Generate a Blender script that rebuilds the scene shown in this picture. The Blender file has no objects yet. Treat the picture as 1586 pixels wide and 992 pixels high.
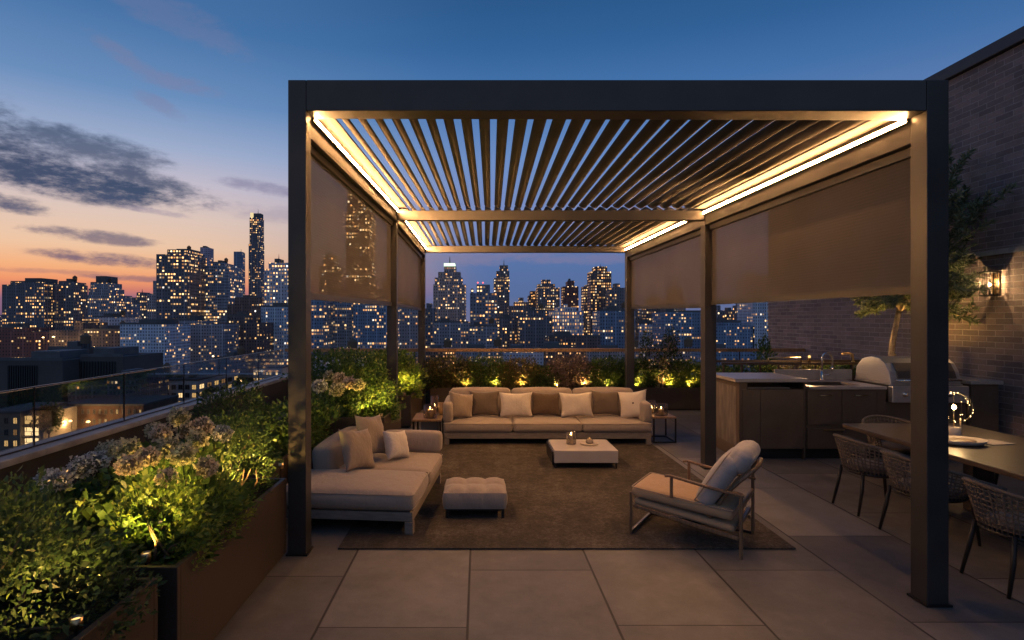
import bpy, math, random
import numpy as np
from mathutils import Vector, Matrix

# ------------------------------------------------------------------ scene
sc = bpy.context.scene
COL = sc.collection
F, CX, CY, EYE = 870.0, 742.0, 495.0, 1.6          # lens in photo pixels, eye height
GROUND = -38.0
R = math.radians

def PX(px, d): return (px - CX) / F * d
def PZ(py, d): return EYE + (CY - py) / F * d

def lin(r, g, b):
    def c(v):
        v /= 255.0
        return v / 12.92 if v <= 0.04045 else ((v + 0.055) / 1.055) ** 2.4
    return (c(r), c(g), c(b), 1.0)

# ------------------------------------------------------------------ node helper
class NT:
    def __init__(s, tree): s.t = tree; s.n = tree.nodes; s.l = tree.links
    def new(s, typ, **kw):
        nd = s.n.new(typ)
        for k, v in kw.items(): setattr(nd, k, v)
        return nd
    def put(s, sock, v):
        if v is None: return
        if hasattr(v, 'is_linked') or hasattr(v, 'links'): s.l.new(v, sock)
        else: sock.default_value = v
    def m(s, op, a, b=None, c=None, clamp=False):
        nd = s.new('ShaderNodeMath', operation=op, use_clamp=clamp)
        s.put(nd.inputs[0], a); s.put(nd.inputs[1], b); s.put(nd.inputs[2], c)
        return nd.outputs[0]
    def sstep(s, x, a, b):
        nd = s.new('ShaderNodeMapRange', interpolation_type='SMOOTHSTEP')
        s.put(nd.inputs[0], x); nd.inputs[1].default_value = a; nd.inputs[2].default_value = b
        return nd.outputs[0]
    def mix(s, f, a, b):
        nd = s.new('ShaderNodeMix', data_type='RGBA')
        s.put(nd.inputs[0], f); s.put(nd.inputs[6], a); s.put(nd.inputs[7], b)
        return nd.outputs[2]
    def ramp(s, x, stops):
        nd = s.new('ShaderNodeValToRGB'); e = nd.color_ramp.elements
        while len(e) < len(stops): e.new(0.5)
        for q, (p, c) in zip(e, stops): q.position = p; q.color = c
        s.put(nd.inputs[0], x)
        return nd.outputs[0]
    def xyz(s, x, y, z):
        nd = s.new('ShaderNodeCombineXYZ')
        for i, v in enumerate((x, y, z)): s.put(nd.inputs[i], v)
        return nd.outputs[0]
    def sep(s, v):
        nd = s.new('ShaderNodeSeparateXYZ'); s.put(nd.inputs[0], v); return nd.outputs
    def noise(s, v, scale, detail=3.0, rough=0.5):
        nd = s.new('ShaderNodeTexNoise'); s.put(nd.inputs['Vector'], v)
        nd.inputs['Scale'].default_value = scale; nd.inputs['Detail'].default_value = detail
        nd.inputs['Roughness'].default_value = rough
        return nd.outputs['Fac']
    def white(s, v):
        nd = s.new('ShaderNodeTexWhiteNoise', noise_dimensions='3D'); s.put(nd.inputs[0], v)
        return nd.outputs['Value']

def new_mat(name):
    m = bpy.data.materials.new(name); m.use_nodes = True
    t = NT(m.node_tree); t.n.clear()
    out = t.new('ShaderNodeOutputMaterial')
    return m, t, out

def bsdf(t, col, rough=0.6, metal=0.0, spec=0.5):
    b = t.new('ShaderNodeBsdfPrincipled')
    t.put(b.inputs['Base Color'], col); t.put(b.inputs['Roughness'], rough)
    t.put(b.inputs['Metallic'], metal); b.inputs['Specular IOR Level'].default_value = spec
    return b

def surf(name, col, rough=0.6, metal=0.0, var=0.18, scale=6.0, bump=0.0, bscale=60.0, spec=0.5, stretch=None, rvar=0.1):
    """A surface with uneven colour and gloss, and a fine relief."""
    m, t, out = new_mat(name)
    co = t.new('ShaderNodeTexCoord').outputs['Object']
    if stretch:
        mp = t.new('ShaderNodeMapping'); mp.inputs['Scale'].default_value = stretch
        t.put(mp.inputs[0], co); co = mp.outputs[0]
    n = t.noise(co, scale, 5.0, 0.6)
    c0 = tuple(max(0, x * (1 - var)) for x in col[:3]) + (1,)
    c1 = tuple(min(1, x * (1 + var)) for x in col[:3]) + (1,)
    c = t.mix(t.sstep(n, 0.3, 0.7), c0, c1)
    r = t.m('MULTIPLY_ADD', n, rvar * 2, rough - rvar, clamp=True)
    b = bsdf(t, c, r, metal, spec)
    if bump:
        bn = t.new('ShaderNodeBump'); bn.inputs['Strength'].default_value = bump; bn.inputs['Distance'].default_value = 0.01
        t.put(bn.inputs['Height'], t.noise(co, bscale, 4.0, 0.6)); t.l.new(bn.outputs[0], b.inputs['Normal'])
    t.l.new(b.outputs[0], out.inputs[0])
    return m

def glow(name, col, strength, sample=True):
    m, t, out = new_mat(name)
    e = t.new('ShaderNodeEmission'); e.inputs[0].default_value = col; e.inputs[1].default_value = strength
    t.l.new(e.outputs[0], out.inputs[0])
    m.cycles.emission_sampling = 'AUTO' if sample else 'NONE'
    return m

def clear_glass(name, tint=(0.93, 0.95, 0.95, 1), refl=0.10):
    m, t, out = new_mat(name)
    tr = t.new('ShaderNodeBsdfTransparent'); tr.inputs[0].default_value = tint
    gl = t.new('ShaderNodeBsdfGlossy'); gl.inputs['Roughness'].default_value = 0.03
    fr = t.new('ShaderNodeLayerWeight'); fr.inputs[0].default_value = 0.35
    f = t.m('MULTIPLY_ADD', fr.outputs['Fresnel'], 0.55, refl * 0.2, clamp=True)
    mx = t.new('ShaderNodeMixShader'); t.put(mx.inputs[0], f)
    t.l.new(tr.outputs[0], mx.inputs[1]); t.l.new(gl.outputs[0], mx.inputs[2])
    t.l.new(mx.outputs[0], out.inputs[0])
    return m

# ------------------------------------------------------------------ mesh builder
class MB:
    def __init__(s): s.v = []; s.f = []; s.mi = []; s.uv = []
    def add(s, vs, fs, mi=0):
        o = len(s.v); s.v += [tuple(p) for p in vs]
        for f in fs: s.f.append(tuple(o + i for i in f)); s.mi.append(mi)
        return s
    def hexa(s, p, mi=0):            # p: 4 bottom corners (ccw), 4 top corners
        return s.add(p, [(3, 2, 1, 0), (4, 5, 6, 7), (0, 1, 5, 4), (1, 2, 6, 5), (2, 3, 7, 6), (3, 0, 4, 7)], mi)
    def box(s, x0, x1, y0, y1, z0, z1, mi=0):
        return s.hexa([(x0, y0, z0), (x1, y0, z0), (x1, y1, z0), (x0, y1, z0), (x0, y0, z1), (x1, y0, z1), (x1, y1, z1), (x0, y1, z1)], mi)
    def bar(s, a, b, w, h, side=None, mi=0):
        a = Vector(a); b = Vector(b); d = (b - a).normalized()
        if side is None:
            side = d.cross(Vector((0, 0, 1)))
            if side.length < 1e-4: side = Vector((1, 0, 0))
        side = Vector(side).normalized(); up = side.cross(d).normalized()
        q = []
        for p in (a, b):
            q.append([p - side * w / 2 - up * h / 2, p + side * w / 2 - up * h / 2, p + side * w / 2 + up * h / 2, p - side * w / 2 + up * h / 2])
        return s.add(q[0] + q[1], [(3, 2, 1, 0), (4, 5, 6, 7), (0, 1, 5, 4), (1, 2, 6, 5), (2, 3, 7, 6), (3, 0, 4, 7)], mi)
    def tube(s, pts, r, n=8, closed=False, mi=0):
        pts = [Vector(p) for p in pts]; k = len(pts)
        rs = r if isinstance(r, (list, tuple)) else [r] * k
        o = len(s.v); up = None
        for i, p in enumerate(pts):
            if closed: d = pts[(i + 1) % k] - pts[i - 1]
            else: d = pts[min(i + 1, k - 1)] - pts[max(i - 1, 0)]
            d.normalize()
            if up is None:
                up = Vector((0, 0, 1)) if abs(d.z) < 0.9 else Vector((1, 0, 0))
            a = d.cross(up).normalized(); b = a.cross(d).normalized(); up = b
            for j in range(n):
                t = 2 * math.pi * j / n
                s.v.append(tuple(p + (a * math.cos(t) + b * math.sin(t)) * rs[i]))
        rings = k if closed else k - 1
        for i in range(rings):
            for j in range(n):
                i2 = (i + 1) % k
                s.f.append((o + i * n + j, o + i * n + (j + 1) % n, o + i2 * n + (j + 1) % n, o + i2 * n + j)); s.mi.append(mi)
        if not closed:
            s.f.append(tuple(o + j for j in range(n))[::-1]); s.mi.append(mi)
            s.f.append(tuple(o + (k - 1) * n + j for j in range(n))); s.mi.append(mi)
        return s
    def lathe(s, prof, n=20, c=(0, 0, 0), mi=0):
        o = len(s.v); k = len(prof)
        for r, z in prof:
            for j in range(n):
                t = 2 * math.pi * j / n
                s.v.append((c[0] + r * math.cos(t), c[1] + r * math.sin(t), c[2] + z))
        for i in range(k - 1):
            for j in range(n):
                s.f.append((o + i * n + j, o + i * n + (j + 1) % n, o + (i + 1) * n + (j + 1) % n, o + (i + 1) * n + j)); s.mi.append(mi)
        s.f.append(tuple(o + j for j in range(n))[::-1]); s.mi.append(mi)
        s.f.append(tuple(o + (k - 1) * n + j for j in range(n))); s.mi.append(mi)
        return s
    def mesh(s, name, mats, smooth=False):
        me = bpy.data.meshes.new(name); me.from_pydata(s.v, [], s.f)
        for m in (mats if isinstance(mats, (list, tuple)) else [mats]): me.materials.append(m)
        if any(s.mi): me.polygons.foreach_set('material_index', s.mi)
        if smooth: me.polygons.foreach_set('use_smooth', [True] * len(s.f))
        me.update(); return me
    def build(s, name, mats, parent=None, smooth=False, bevel=0.0, seg=2):
        return link(name, s.mesh(name, mats, smooth), parent, bevel, seg)

def link(name, me, parent=None, bevel=0.0, seg=2):
    o = bpy.data.objects.new(name, me); COL.objects.link(o)
    if parent: o.parent = parent
    if bevel:
        b = o.modifiers.new('bevel', 'BEVEL'); b.width = bevel; b.segments = seg; b.limit_method = 'ANGLE'; b.angle_limit = R(40)
        b.harden_normals = False
    return o

def tag(o, label=None, cat=None, group=None, kind=None):
    if label: o['label'] = label
    if cat: o['category'] = cat
    if group: o['group'] = group
    if kind: o['kind'] = kind
    return o

def thing(name, label, cat, loc=(0, 0, 0), rz=0.0, group=None):
    o = bpy.data.objects.new(name, None); COL.objects.link(o)
    o.location = loc; o.rotation_euler = (0, 0, rz); o.empty_display_size = 0.1
    return tag(o, label, cat, group)

def dup(root, loc, rz=0.0, label=None, scale=None):
    r = root.copy(); COL.objects.link(r); r.location = loc; r.rotation_euler = (0, 0, rz)
    if label: r['label'] = label
    if scale: r.scale = scale
    for ch in list(root.children):
        c = ch.copy(); COL.objects.link(c); c.parent = r
        for g in list(ch.children):
            d = g.copy(); COL.objects.link(d); d.parent = c
    return r

def lamp(name, typ, loc, energy, col, parent=None, radius=0.03, **kw):
    l = bpy.data.lights.new(name, typ); l.energy = energy; l.color = col[:3]
    if typ != 'SUN': l.shadow_soft_size = radius
    for k, v in kw.items(): setattr(l, k, v)
    o = bpy.data.objects.new(name, l); COL.objects.link(o); o.location = loc
    if parent: o.parent = parent
    return o

# rounded, slightly puffed block: seat and back cushions
def puff(sx, sy, sz, r=0.03, crown=0.02, n=10, front=0.0):
    mb = MB(); idx = {}
    def key(i, j, k): return (i, j, k)
    nz = 5
    def pos(i, j, k):
        u = 2 * i / n - 1; v = 2 * j / n - 1; w = 2 * k / nz - 1
        # denser sampling near the edges
        def e(t): return math.copysign(1 - (1 - abs(t)) ** 1.6, t)
        u, v, w = e(u), e(v), e(w)
        x, y, z = u * sx / 2, v * sy / 2, w * sz / 2
        ix = max(-sx / 2 + r, min(sx / 2 - r, x)); iy = max(-sy / 2 + r, min(sy / 2 - r, y)); iz = max(-sz / 2 + r, min(sz / 2 - r, z))
        d = Vector((x - ix, y - iy, z - iz))
        p = Vector((ix, iy, iz)) + (d.normalized() * r if d.length > 1e-9 else d)
        bul = (1 - u * u) * (1 - v * v)
        p.z += crown * bul ** 0.7 * (1 if w > 0 else -0.25) * abs(w)
        p.x += math.copysign(crown * 0.5 * (1 - v * v) * (1 - w * w), u) * abs(u)
        p.y += math.copysign(crown * 0.5 * (1 - u * u) * (1 - w * w), v) * abs(v)
        return p
    def vid(i, j, k):
        q = (i, j, k)
        if q not in idx: idx[q] = len(mb.v); mb.v.append(tuple(pos(i, j, k)))
        return idx[q]
    def quad(a, b, c, d): mb.f.append((vid(*a), vid(*b), vid(*c), vid(*d))); mb.mi.append(0)
    for i in range(n):
        for j in range(n):
            quad((i, j, nz), (i + 1, j, nz), (i + 1, j + 1, nz), (i, j + 1, nz))
            quad((i, j + 1, 0), (i + 1, j + 1, 0), (i + 1, j, 0), (i, j, 0))
    for i in range(n):
        for k in range(nz):
            quad((i, 0, k), (i + 1, 0, k), (i + 1, 0, k + 1), (i, 0, k + 1))
            quad((i + 1, n, k), (i, n, k), (i, n, k + 1), (i + 1, n, k + 1))
            quad((0, i + 1, k), (0, i, k), (0, i, k + 1), (0, i + 1, k + 1))
            quad((n, i, k), (n, i + 1, k), (n, i + 1, k + 1), (n, i, k + 1))
    return mb

def piping(sx, sy, z, r=0.004, c=0.03):
    pts = []
    for (cx, cy, a0) in ((sx / 2 - c, sy / 2 - c, 0), (-sx / 2 + c, sy / 2 - c, 90), (-sx / 2 + c, -sy / 2 + c, 180), (sx / 2 - c, -sy / 2 + c, 270)):
        for q in range(5):
            a = R(a0 + q * 22.5); pts.append((cx + c * math.cos(a), cy + c * math.sin(a), z))
    return MB().tube(pts, r, 5, closed=True)

# throw pillow standing in the xz plane, pinched corners and creases
def pillow_mesh(name, w, h, t, mat, seed=0, n=18):
    rng = np.random.RandomState(seed); mb = MB(); ph = rng.rand(8) * 6.28
    def outline(u, v):
        pin = 0.13
        x = u * (1 - pin * (1 - abs(u) ** 0.1) - pin * (1 - v * v) * abs(u)); z = v * (1 - pin * (1 - u * u) * abs(v))
        return x, z
    ids = {}
    for side in (1, -1):
        for i in range(n + 1):
            for j in range(n + 1):
                u = 2 * i / n - 1; v = 2 * j / n - 1
                edge = i in (0, n) or j in (0, n)
                if side == -1 and edge: ids[(side, i, j)] = ids[(1, i, j)]; continue
                x, z = outline(u, v)
                b = max(0, (1 - u * u)) ** 0.5 * max(0, (1 - v * v)) ** 0.5
                b = b ** 0.8
                rad = math.atan2(v, u); rr = max(abs(u), abs(v))
                cre = 0.10 * math.sin(rad * 9 + ph[0]) * math.sin(rad * 5 + ph[1]) * rr ** 3 + 0.05 * math.sin(u * 4 + ph[2]) * math.sin(v * 3 + ph[3])
                dent = -0.16 * math.exp(-((u - 0.05) ** 2) * 5) * max(0, v) ** 2     # chopped top
                ids[(side, i, j)] = len(mb.v)
                mb.v.append((x * w / 2, -side * t / 2 * b * (1 + cre * 2.8), z * h / 2 + h * dent * 0.25 * b))
    for side in (1, -1):
        for i in range(n):
            for j in range(n):
                q = [ids[(side, i, j)], ids[(side, i + 1, j)], ids[(side, i + 1, j + 1)], ids[(side, i, j + 1)]]
                mb.f.append(tuple(q if side == 1 else q[::-1])); mb.mi.append(0)
    return mb.mesh(name, mat, True)

# ------------------------------------------------------------------ foliage
def leaf_arrays(rng, blobs, n, ln, wd, shell=0.5, updir=0.35, droop=0.2):
    w = np.array([b[3] * b[4] * b[5] for b in blobs]) ** (2 / 3.0); w /= w.sum()
    pick = rng.choice(len(blobs), n, p=w); B = np.array(blobs)[pick]
    d = rng.randn(n, 3); d /= np.linalg.norm(d, axis=1)[:, None]
    r = shell + (1 - shell) * rng.rand(n) ** 0.7
    lump = 1 + 0.16 * np.sin(d[:, 0] * 5 + B[:, 0] * 9) * np.sin(d[:, 1] * 6 + B[:, 2] * 7) + 0.12 * np.sin(d[:, 2] * 9 + B[:, 1] * 5) + 0.06 * rng.randn(n)
    c = B[:, :3] + d * (r * lump)[:, None] * B[:, 3:6]
    out = d * 0.8 + rng.randn(n, 3) * 0.55; out[:, 2] += updir
    out /= np.linalg.norm(out, axis=1)[:, None]
    s = np.cross(out, rng.randn(n, 3)); s /= np.linalg.norm(s, axis=1)[:, None]
    nr = np.cross(s, out)
    q = 0.45 + 1.05 * rng.rand(n) ** 1.6; L = (ln * q)[:, None]; W = (wd * q * (0.75 + 0.5 * rng.rand(n)))[:, None]
    a = c; tip = c + out * L; tip[:, 2] -= (droop * L[:, 0] * rng.rand(n))
    lft = c + out * L * 0.45 - s * W / 2 + nr * W * 0.22; rgt = c + out * L * 0.45 + s * W / 2 + nr * W * 0.22
    V = np.stack([a, rgt, tip, lft], 1).reshape(-1, 3)
    return V, rng.rand(n)

def leaf_mesh(name, V, tone, mat):
    n = len(V) // 4
    me = bpy.data.meshes.new(name)
    me.vertices.add(4 * n); me.vertices.foreach_set('co', V.astype(np.float32).ravel())
    me.loops.add(4 * n); me.loops.foreach_set('vertex_index', np.arange(4 * n, dtype=np.int32))
    me.polygons.add(n); me.polygons.foreach_set('loop_start', np.arange(0, 4 * n, 4, dtype=np.int32))
    me.materials.append(mat)
    at = me.attributes.new('tone', 'FLOAT', 'FACE'); at.data.foreach_set('value', tone.astype(np.float32))
    me.update(calc_edges=True); me.validate()
    return me

def leaf_mat(name, stops, rough=0.5, trans=0.35):
    m, t, out = new_mat(name)
    at = t.new('ShaderNodeAttribute'); at.attribute_name = 'tone'
    c = t.ramp(at.outputs['Fac'], stops)
    b = bsdf(t, c, rough, 0.0, 0.35)
    tl = t.new('ShaderNodeBsdfTranslucent'); t.l.new(c, tl.inputs[0])
    mx = t.new('ShaderNodeMixShader'); mx.inputs[0].default_value = trans
    t.l.new(b.outputs[0], mx.inputs[1]); t.l.new(tl.outputs[0], mx.inputs[2]); t.l.new(mx.outputs[0], out.inputs[0])
    return m

# ------------------------------------------------------------------ materials
M = {}
M['gutter'] = surf('gutter_metal', (0.06, 0.052, 0.045, 1), 0.85, 0.0, 0.1)
M['frame'] = surf('dark_bronze_metal', (0.072, 0.067, 0.063, 1), 0.42, 0.55, 0.12, 3.0, 0.04, 180)
M['louvre'] = surf('louvre_bronze', (0.100, 0.091, 0.086, 1), 0.80, 0.0, 0.10, 4.0, 0.03, 150, spec=0.2)
M['planter'] = surf('planter_bronze', (0.075, 0.055, 0.042, 1), 0.5, 0.35, 0.16, 2.5, 0.05, 90)
M['cabinet'] = surf('cabinet_bronze', (0.135, 0.098, 0.070, 1), 0.45, 0.25, 0.12, 3.0, 0.03, 120)
M['plinth'] = surf('plinth_black', (0.02, 0.018, 0.016, 1), 0.6, 0.0, 0.15)
M['stone'] = surf('pale_stone', (0.42, 0.37, 0.32, 1), 0.35, 0.0, 0.12, 9.0, 0.03, 80)
M['coping'] = surf('coping_stone', (0.28, 0.28, 0.28, 1), 0.4, 0.0, 0.30, 4.0, 0.08, 60)
M['parapet'] = surf('parapet_render', (0.038, 0.034, 0.030, 1), 0.9, 0.0, 0.25, 3.0, 0.25, 90)
M['steel'] = surf('brushed_steel', (0.66, 0.62, 0.58, 1), 0.38, 0.75, 0.06, 5.0, 0.02, 200, stretch=(1, 1, 30))
M['steel_dark'] = surf('smoked_steel', (0.22, 0.20, 0.18, 1), 0.34, 0.9, 0.08, 5.0)
M['chrome'] = surf('satin_nickel', (0.7, 0.66, 0.6, 1), 0.2, 1.0, 0.05)
M['brass'] = surf('aged_brass', (0.62, 0.44, 0.24, 1), 0.3, 1.0, 0.08)
M['black'] = surf('black_metal', (0.025, 0.022, 0.02, 1), 0.45, 0.4, 0.1)
M['timber'] = surf('oiled_timber', (0.30, 0.18, 0.09, 1), 0.45, 0.0, 0.30, 5.0, 0.06, 70, stretch=(14, 14, 1.2))
M['chair_timber'] = surf('chair_timber', (0.19, 0.115, 0.062, 1), 0.42, 0.0, 0.30, 5.0, 0.06, 70, stretch=(14, 14, 1.2))
M['timber_dark'] = surf('walnut_timber', (0.07, 0.048, 0.034, 1), 0.33, 0.0, 0.30, 4.0, 0.05, 70, stretch=(12, 1.0, 12))
M['grey_timber'] = surf('weathered_frame', (0.23, 0.19, 0.155, 1), 0.6, 0.0, 0.18, 5.0, 0.06, 80, stretch=(2, 12, 12))
M['soil'] = surf('soil', (0.02, 0.014, 0.009, 1), 0.95, 0.0, 0.4, 20, 0.6, 60)
M['bark'] = surf('bark', (0.16, 0.11, 0.07, 1), 0.85, 0.0, 0.35, 25, 0.4, 90)
M['olive_bark'] = surf('pale_bark', (0.34, 0.26, 0.18, 1), 0.8, 0.0, 0.3, 25, 0.4, 90)
M['ceramic'] = surf('cream_ceramic', (0.55, 0.47, 0.38, 1), 0.35, 0.0, 0.08)
M['paper'] = surf('cream_linen', (0.42, 0.35, 0.28, 1), 0.85, 0.0, 0.05)
M['wax'] = surf('candle_wax', (0.75, 0.55, 0.30, 1), 0.5, 0.0, 0.05)
M['rope'] = surf('woven_rope', (0.135, 0.108, 0.085, 1), 0.8, 0.0, 0.25, 60, 0.3, 200)
M['whitetop'] = surf('pale_lacquer', (0.46, 0.41, 0.37, 1), 0.45, 0.0, 0.06, 5.0)
M['glass'] = clear_glass('clear_glass', (0.985, 0.99, 0.99, 1), 0.1)
M['hurricane'] = clear_glass('candle_glass', (0.97, 0.94, 0.88, 1), 0.25)
WARM = (1.0, 0.60, 0.26, 1)
M['led'] = glow('led_strip', (1.0, 0.50, 0.18, 1), 330.0)
M['flame'] = glow('flame', (1.0, 0.60, 0.22, 1), 40.0, False)
M['lens'] = glow('uplight_lens', (1.0, 0.62, 0.2, 1), 1.6, False)
M['bulb'] = glow('filament', (1.0, 0.66, 0.30, 1), 45.0, False)
M['fairy'] = glow('fairy_bulb', (1.0, 0.62, 0.24, 1), 12.0, False)
M['redlamp'] = glow('red_beacon', (1.0, 0.12, 0.12, 1), 3.0, False)
M['crown'] = glow('crown_light', (0.75, 1.0, 0.72, 1), 1.5, False)
M['crownwarm'] = glow('warm_crown_light', (1.0, 0.80, 0.42, 1), 0.9, False)
M['streetlight'] = glow('street_light', (1.0, 0.62, 0.25, 1), 9.0, False)

def fabric(name, col, weave=420, bump=0.45, var=0.10):
    m, t, out = new_mat(name)
    co = t.new('ShaderNodeTexCoord').outputs['Object']
    n = t.noise(co, 7.0, 4.0, 0.6); f = t.noise(co, weave, 2.0, 0.7)
    c0 = tuple(x * (1 - var) for x in col[:3]) + (1,); c1 = tuple(min(1, x * (1 + var)) for x in col[:3]) + (1,)
    c = t.mix(t.m('ADD', t.m('MULTIPLY', n, 0.6), t.m('MULTIPLY', f, 0.4)), c0, c1)
    b = bsdf(t, c, 0.88, 0.0, 0.2); b.inputs['Sheen Weight'].default_value = 0.25; b.inputs['Sheen Roughness'].default_value = 0.5
    h = t.m('ADD', t.m('MULTIPLY', f, 0.25), t.m('MULTIPLY', t.noise(t.xyz(t.m('MULTIPLY', t.sep(co)[0], 2.0), t.sep(co)[1], t.sep(co)[2]), 9.0, 3.0, 0.6), 2.2))
    bn = t.new('ShaderNodeBump'); bn.inputs['Strength'].default_value = bump; bn.inputs['Distance'].default_value = 0.012
    t.put(bn.inputs['Height'], h); t.l.new(bn.outputs[0], b.inputs['Normal']); t.l.new(b.outputs[0], out.inputs[0])
    return m
M['sofa'] = fabric('sofa_linen', (0.35, 0.285, 0.23, 1))
M['piping'] = fabric('piping', (0.32, 0.26, 0.21, 1))
M['pillow_light'] = fabric('cream_linen_pillow', (0.62, 0.545, 0.46, 1))
M['pillow_taupe'] = fabric('taupe_pillow', (0.150, 0.112, 0.080, 1))
M['pillow_brown'] = fabric('brown_pillow', (0.12, 0.08, 0.05, 1))
M['pillow_sand'] = fabric('sand_pillow', (0.30, 0.235, 0.18, 1))
M['pale_seat'] = fabric('tan_canvas', (0.42, 0.28, 0.16, 1))
M['grey_cushion'] = fabric('grey_cushion', (0.40, 0.37, 0.35, 1))

def rug_mat():
    m, t, out = new_mat('rug_pile')
    co = t.new('ShaderNodeTexCoord').outputs['Object']
    a = t.noise(co, 1.1, 5.0, 0.7); b_ = t.noise(co, 46.0, 4.0, 0.8); g = t.noise(co, 9.0, 4.0, 0.7)
    x = t.m('ADD', t.m('MULTIPLY', a, 0.35), t.m('ADD', t.m('MULTIPLY', b_, 0.4), t.m('MULTIPLY', g, 0.25)))
    c = t.ramp(x, [(0.34, (0.040, 0.034, 0.029, 1)), (0.50, (0.090, 0.076, 0.064, 1)), (0.62, (0.19, 0.162, 0.138, 1))])
    b = bsdf(t, c, 0.95, 0.0, 0.1)
    bn = t.new('ShaderNodeBump'); bn.inputs['Strength'].default_value = 0.9; bn.inputs['Distance'].default_value = 0.014
    t.put(bn.inputs['Height'], t.m('ADD', t.noise(co, 130.0, 3.0, 0.7), t.m('MULTIPLY', t.noise(co, 2.2, 3.0, 0.6), 1.6))); t.l.new(bn.outputs[0], b.inputs['Normal']); t.l.new(b.outputs[0], out.inputs[0])
    return m

def paving_mat():
    m, t, out = new_mat('porcelain_paving')
    p = t.new('ShaderNodeNewGeometry').outputs['Position']; x, y, z = t.sep(p)
    TW, TL, J = 0.78, 1.18, 0.0085
    u = t.m('DIVIDE', t.m('ADD', x, 0.06 + 10 * TW), TW); cu = t.m('FLOOR', u); fu = t.m('SUBTRACT', u, cu)
    off = t.white(t.xyz(cu, 3.7, 1.1))
    v = t.m('ADD', t.m('DIVIDE', t.m('ADD', y, 20.0), TL), t.m('MULTIPLY', t.m('MODULO', cu, 2.0), 0.46)); v = t.m('ADD', v, t.m('MULTIPLY', off, 0.12))
    cv = t.m('FLOOR', v); fv = t.m('SUBTRACT', v, cv)
    du = t.m('MULTIPLY', t.m('MINIMUM', fu, t.m('SUBTRACT', 1.0, fu)), TW)
    dv = t.m('MULTIPLY', t.m('MINIMUM', fv, t.m('SUBTRACT', 1.0, fv)), TL)
    d = t.m('MINIMUM', du, t.m('MULTIPLY', dv, 1.7))
    joint = t.sstep(d, J * 0.45, J * 1.1)
    rnd = t.white(t.xyz(cu, cv, 5.0))
    n1 = t.noise(p, 2.1, 7.0, 0.7); n2 = t.noise(p, 9.0, 5.0, 0.7); n3 = t.noise(p, 120.0, 3.0, 0.7)
    tone = t.m('ADD', t.m('ADD', t.m('MULTIPLY', n1, 0.55), t.m('MULTIPLY', n2, 0.3)), t.m('ADD', t.m('MULTIPLY', n3, 0.15), t.m('MULTIPLY', rnd, 0.24)))
    c = t.ramp(tone, [(0.40, (0.085, 0.077, 0.070, 1)), (0.58, (0.142, 0.129, 0.117, 1)), (0.78, (0.225, 0.206, 0.188, 1))])
    c = t.mix(joint, (0.028, 0.024, 0.02, 1), c)
    b = bsdf(t, c, t.m('MULTIPLY_ADD', n2, 0.3, 0.42), 0.0, 0.4)
    bn = t.new('ShaderNodeBump'); bn.inputs['Strength'].default_value = 0.35; bn.inputs['Distance'].default_value = 0.006
    t.put(bn.inputs['Height'], t.m('ADD', joint, t.m('MULTIPLY', n3, 0.15))); t.l.new(bn.outputs[0], b.inputs['Normal'])
    t.l.new(b.outputs[0], out.inputs[0]); return m

def brick_mat(name, c1, c2, mortar, bw=0.225, bh=0.07, axis='y'):
    m, t, out = new_mat(name)
    x, y, z = t.sep(t.new('ShaderNodeNewGeometry').outputs['Position'])
    a = y if axis == 'y' else x
    wob = t.m('MULTIPLY', t.m('SUBTRACT', t.noise(t.xyz(a, z, 0.0), 3.0, 2.0), 0.5), 0.012)
    vec = t.xyz(a, t.m('ADD', z, wob), 0.0)
    br = t.new('ShaderNodeTexBrick'); t.put(br.inputs['Vector'], vec)
    br.inputs['Color1'].default_value = c1; br.inputs['Color2'].default_value = c2; br.inputs['Mortar'].default_value = mortar
    br.inputs['Scale'].default_value = 1.0; br.inputs['Brick Width'].default_value = bw; br.inputs['Row Height'].default_value = bh
    br.inputs['Mortar Size'].default_value = 0.006; br.inputs['Mortar Smooth'].default_value = 0.3; br.inputs['Bias'].default_value = 0.1
    n = t.noise(vec, 1.2, 6.0, 0.7); n2 = t.noise(vec, 40.0, 3.0, 0.7)
    k = t.m('MULTIPLY_ADD', n, 1.5, 0.25); k = t.m('MULTIPLY', k, t.m('MULTIPLY_ADD', n2, 0.5, 0.75))
    mul = t.new('ShaderNodeMix', data_type='RGBA', blend_type='MULTIPLY'); mul.inputs[0].default_value = 1.0
    t.put(mul.inputs[6], br.outputs['Color']); t.put(mul.inputs[7], t.xyz(k, k, k))
    b = bsdf(t, mul.outputs[2], 0.85, 0.0, 0.3)
    bn = t.new('ShaderNodeBump'); bn.inputs['Strength'].default_value = 0.9; bn.inputs['Distance'].default_value = 0.012
    t.put(bn.inputs['Height'], t.m('ADD', t.m('SUBTRACT', 1.0, br.outputs['Fac']), t.m('MULTIPLY', n2, 0.35))); t.l.new(bn.outputs[0], b.inputs['Normal'])
    t.l.new(b.outputs[0], out.inputs[0]); return m

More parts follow.
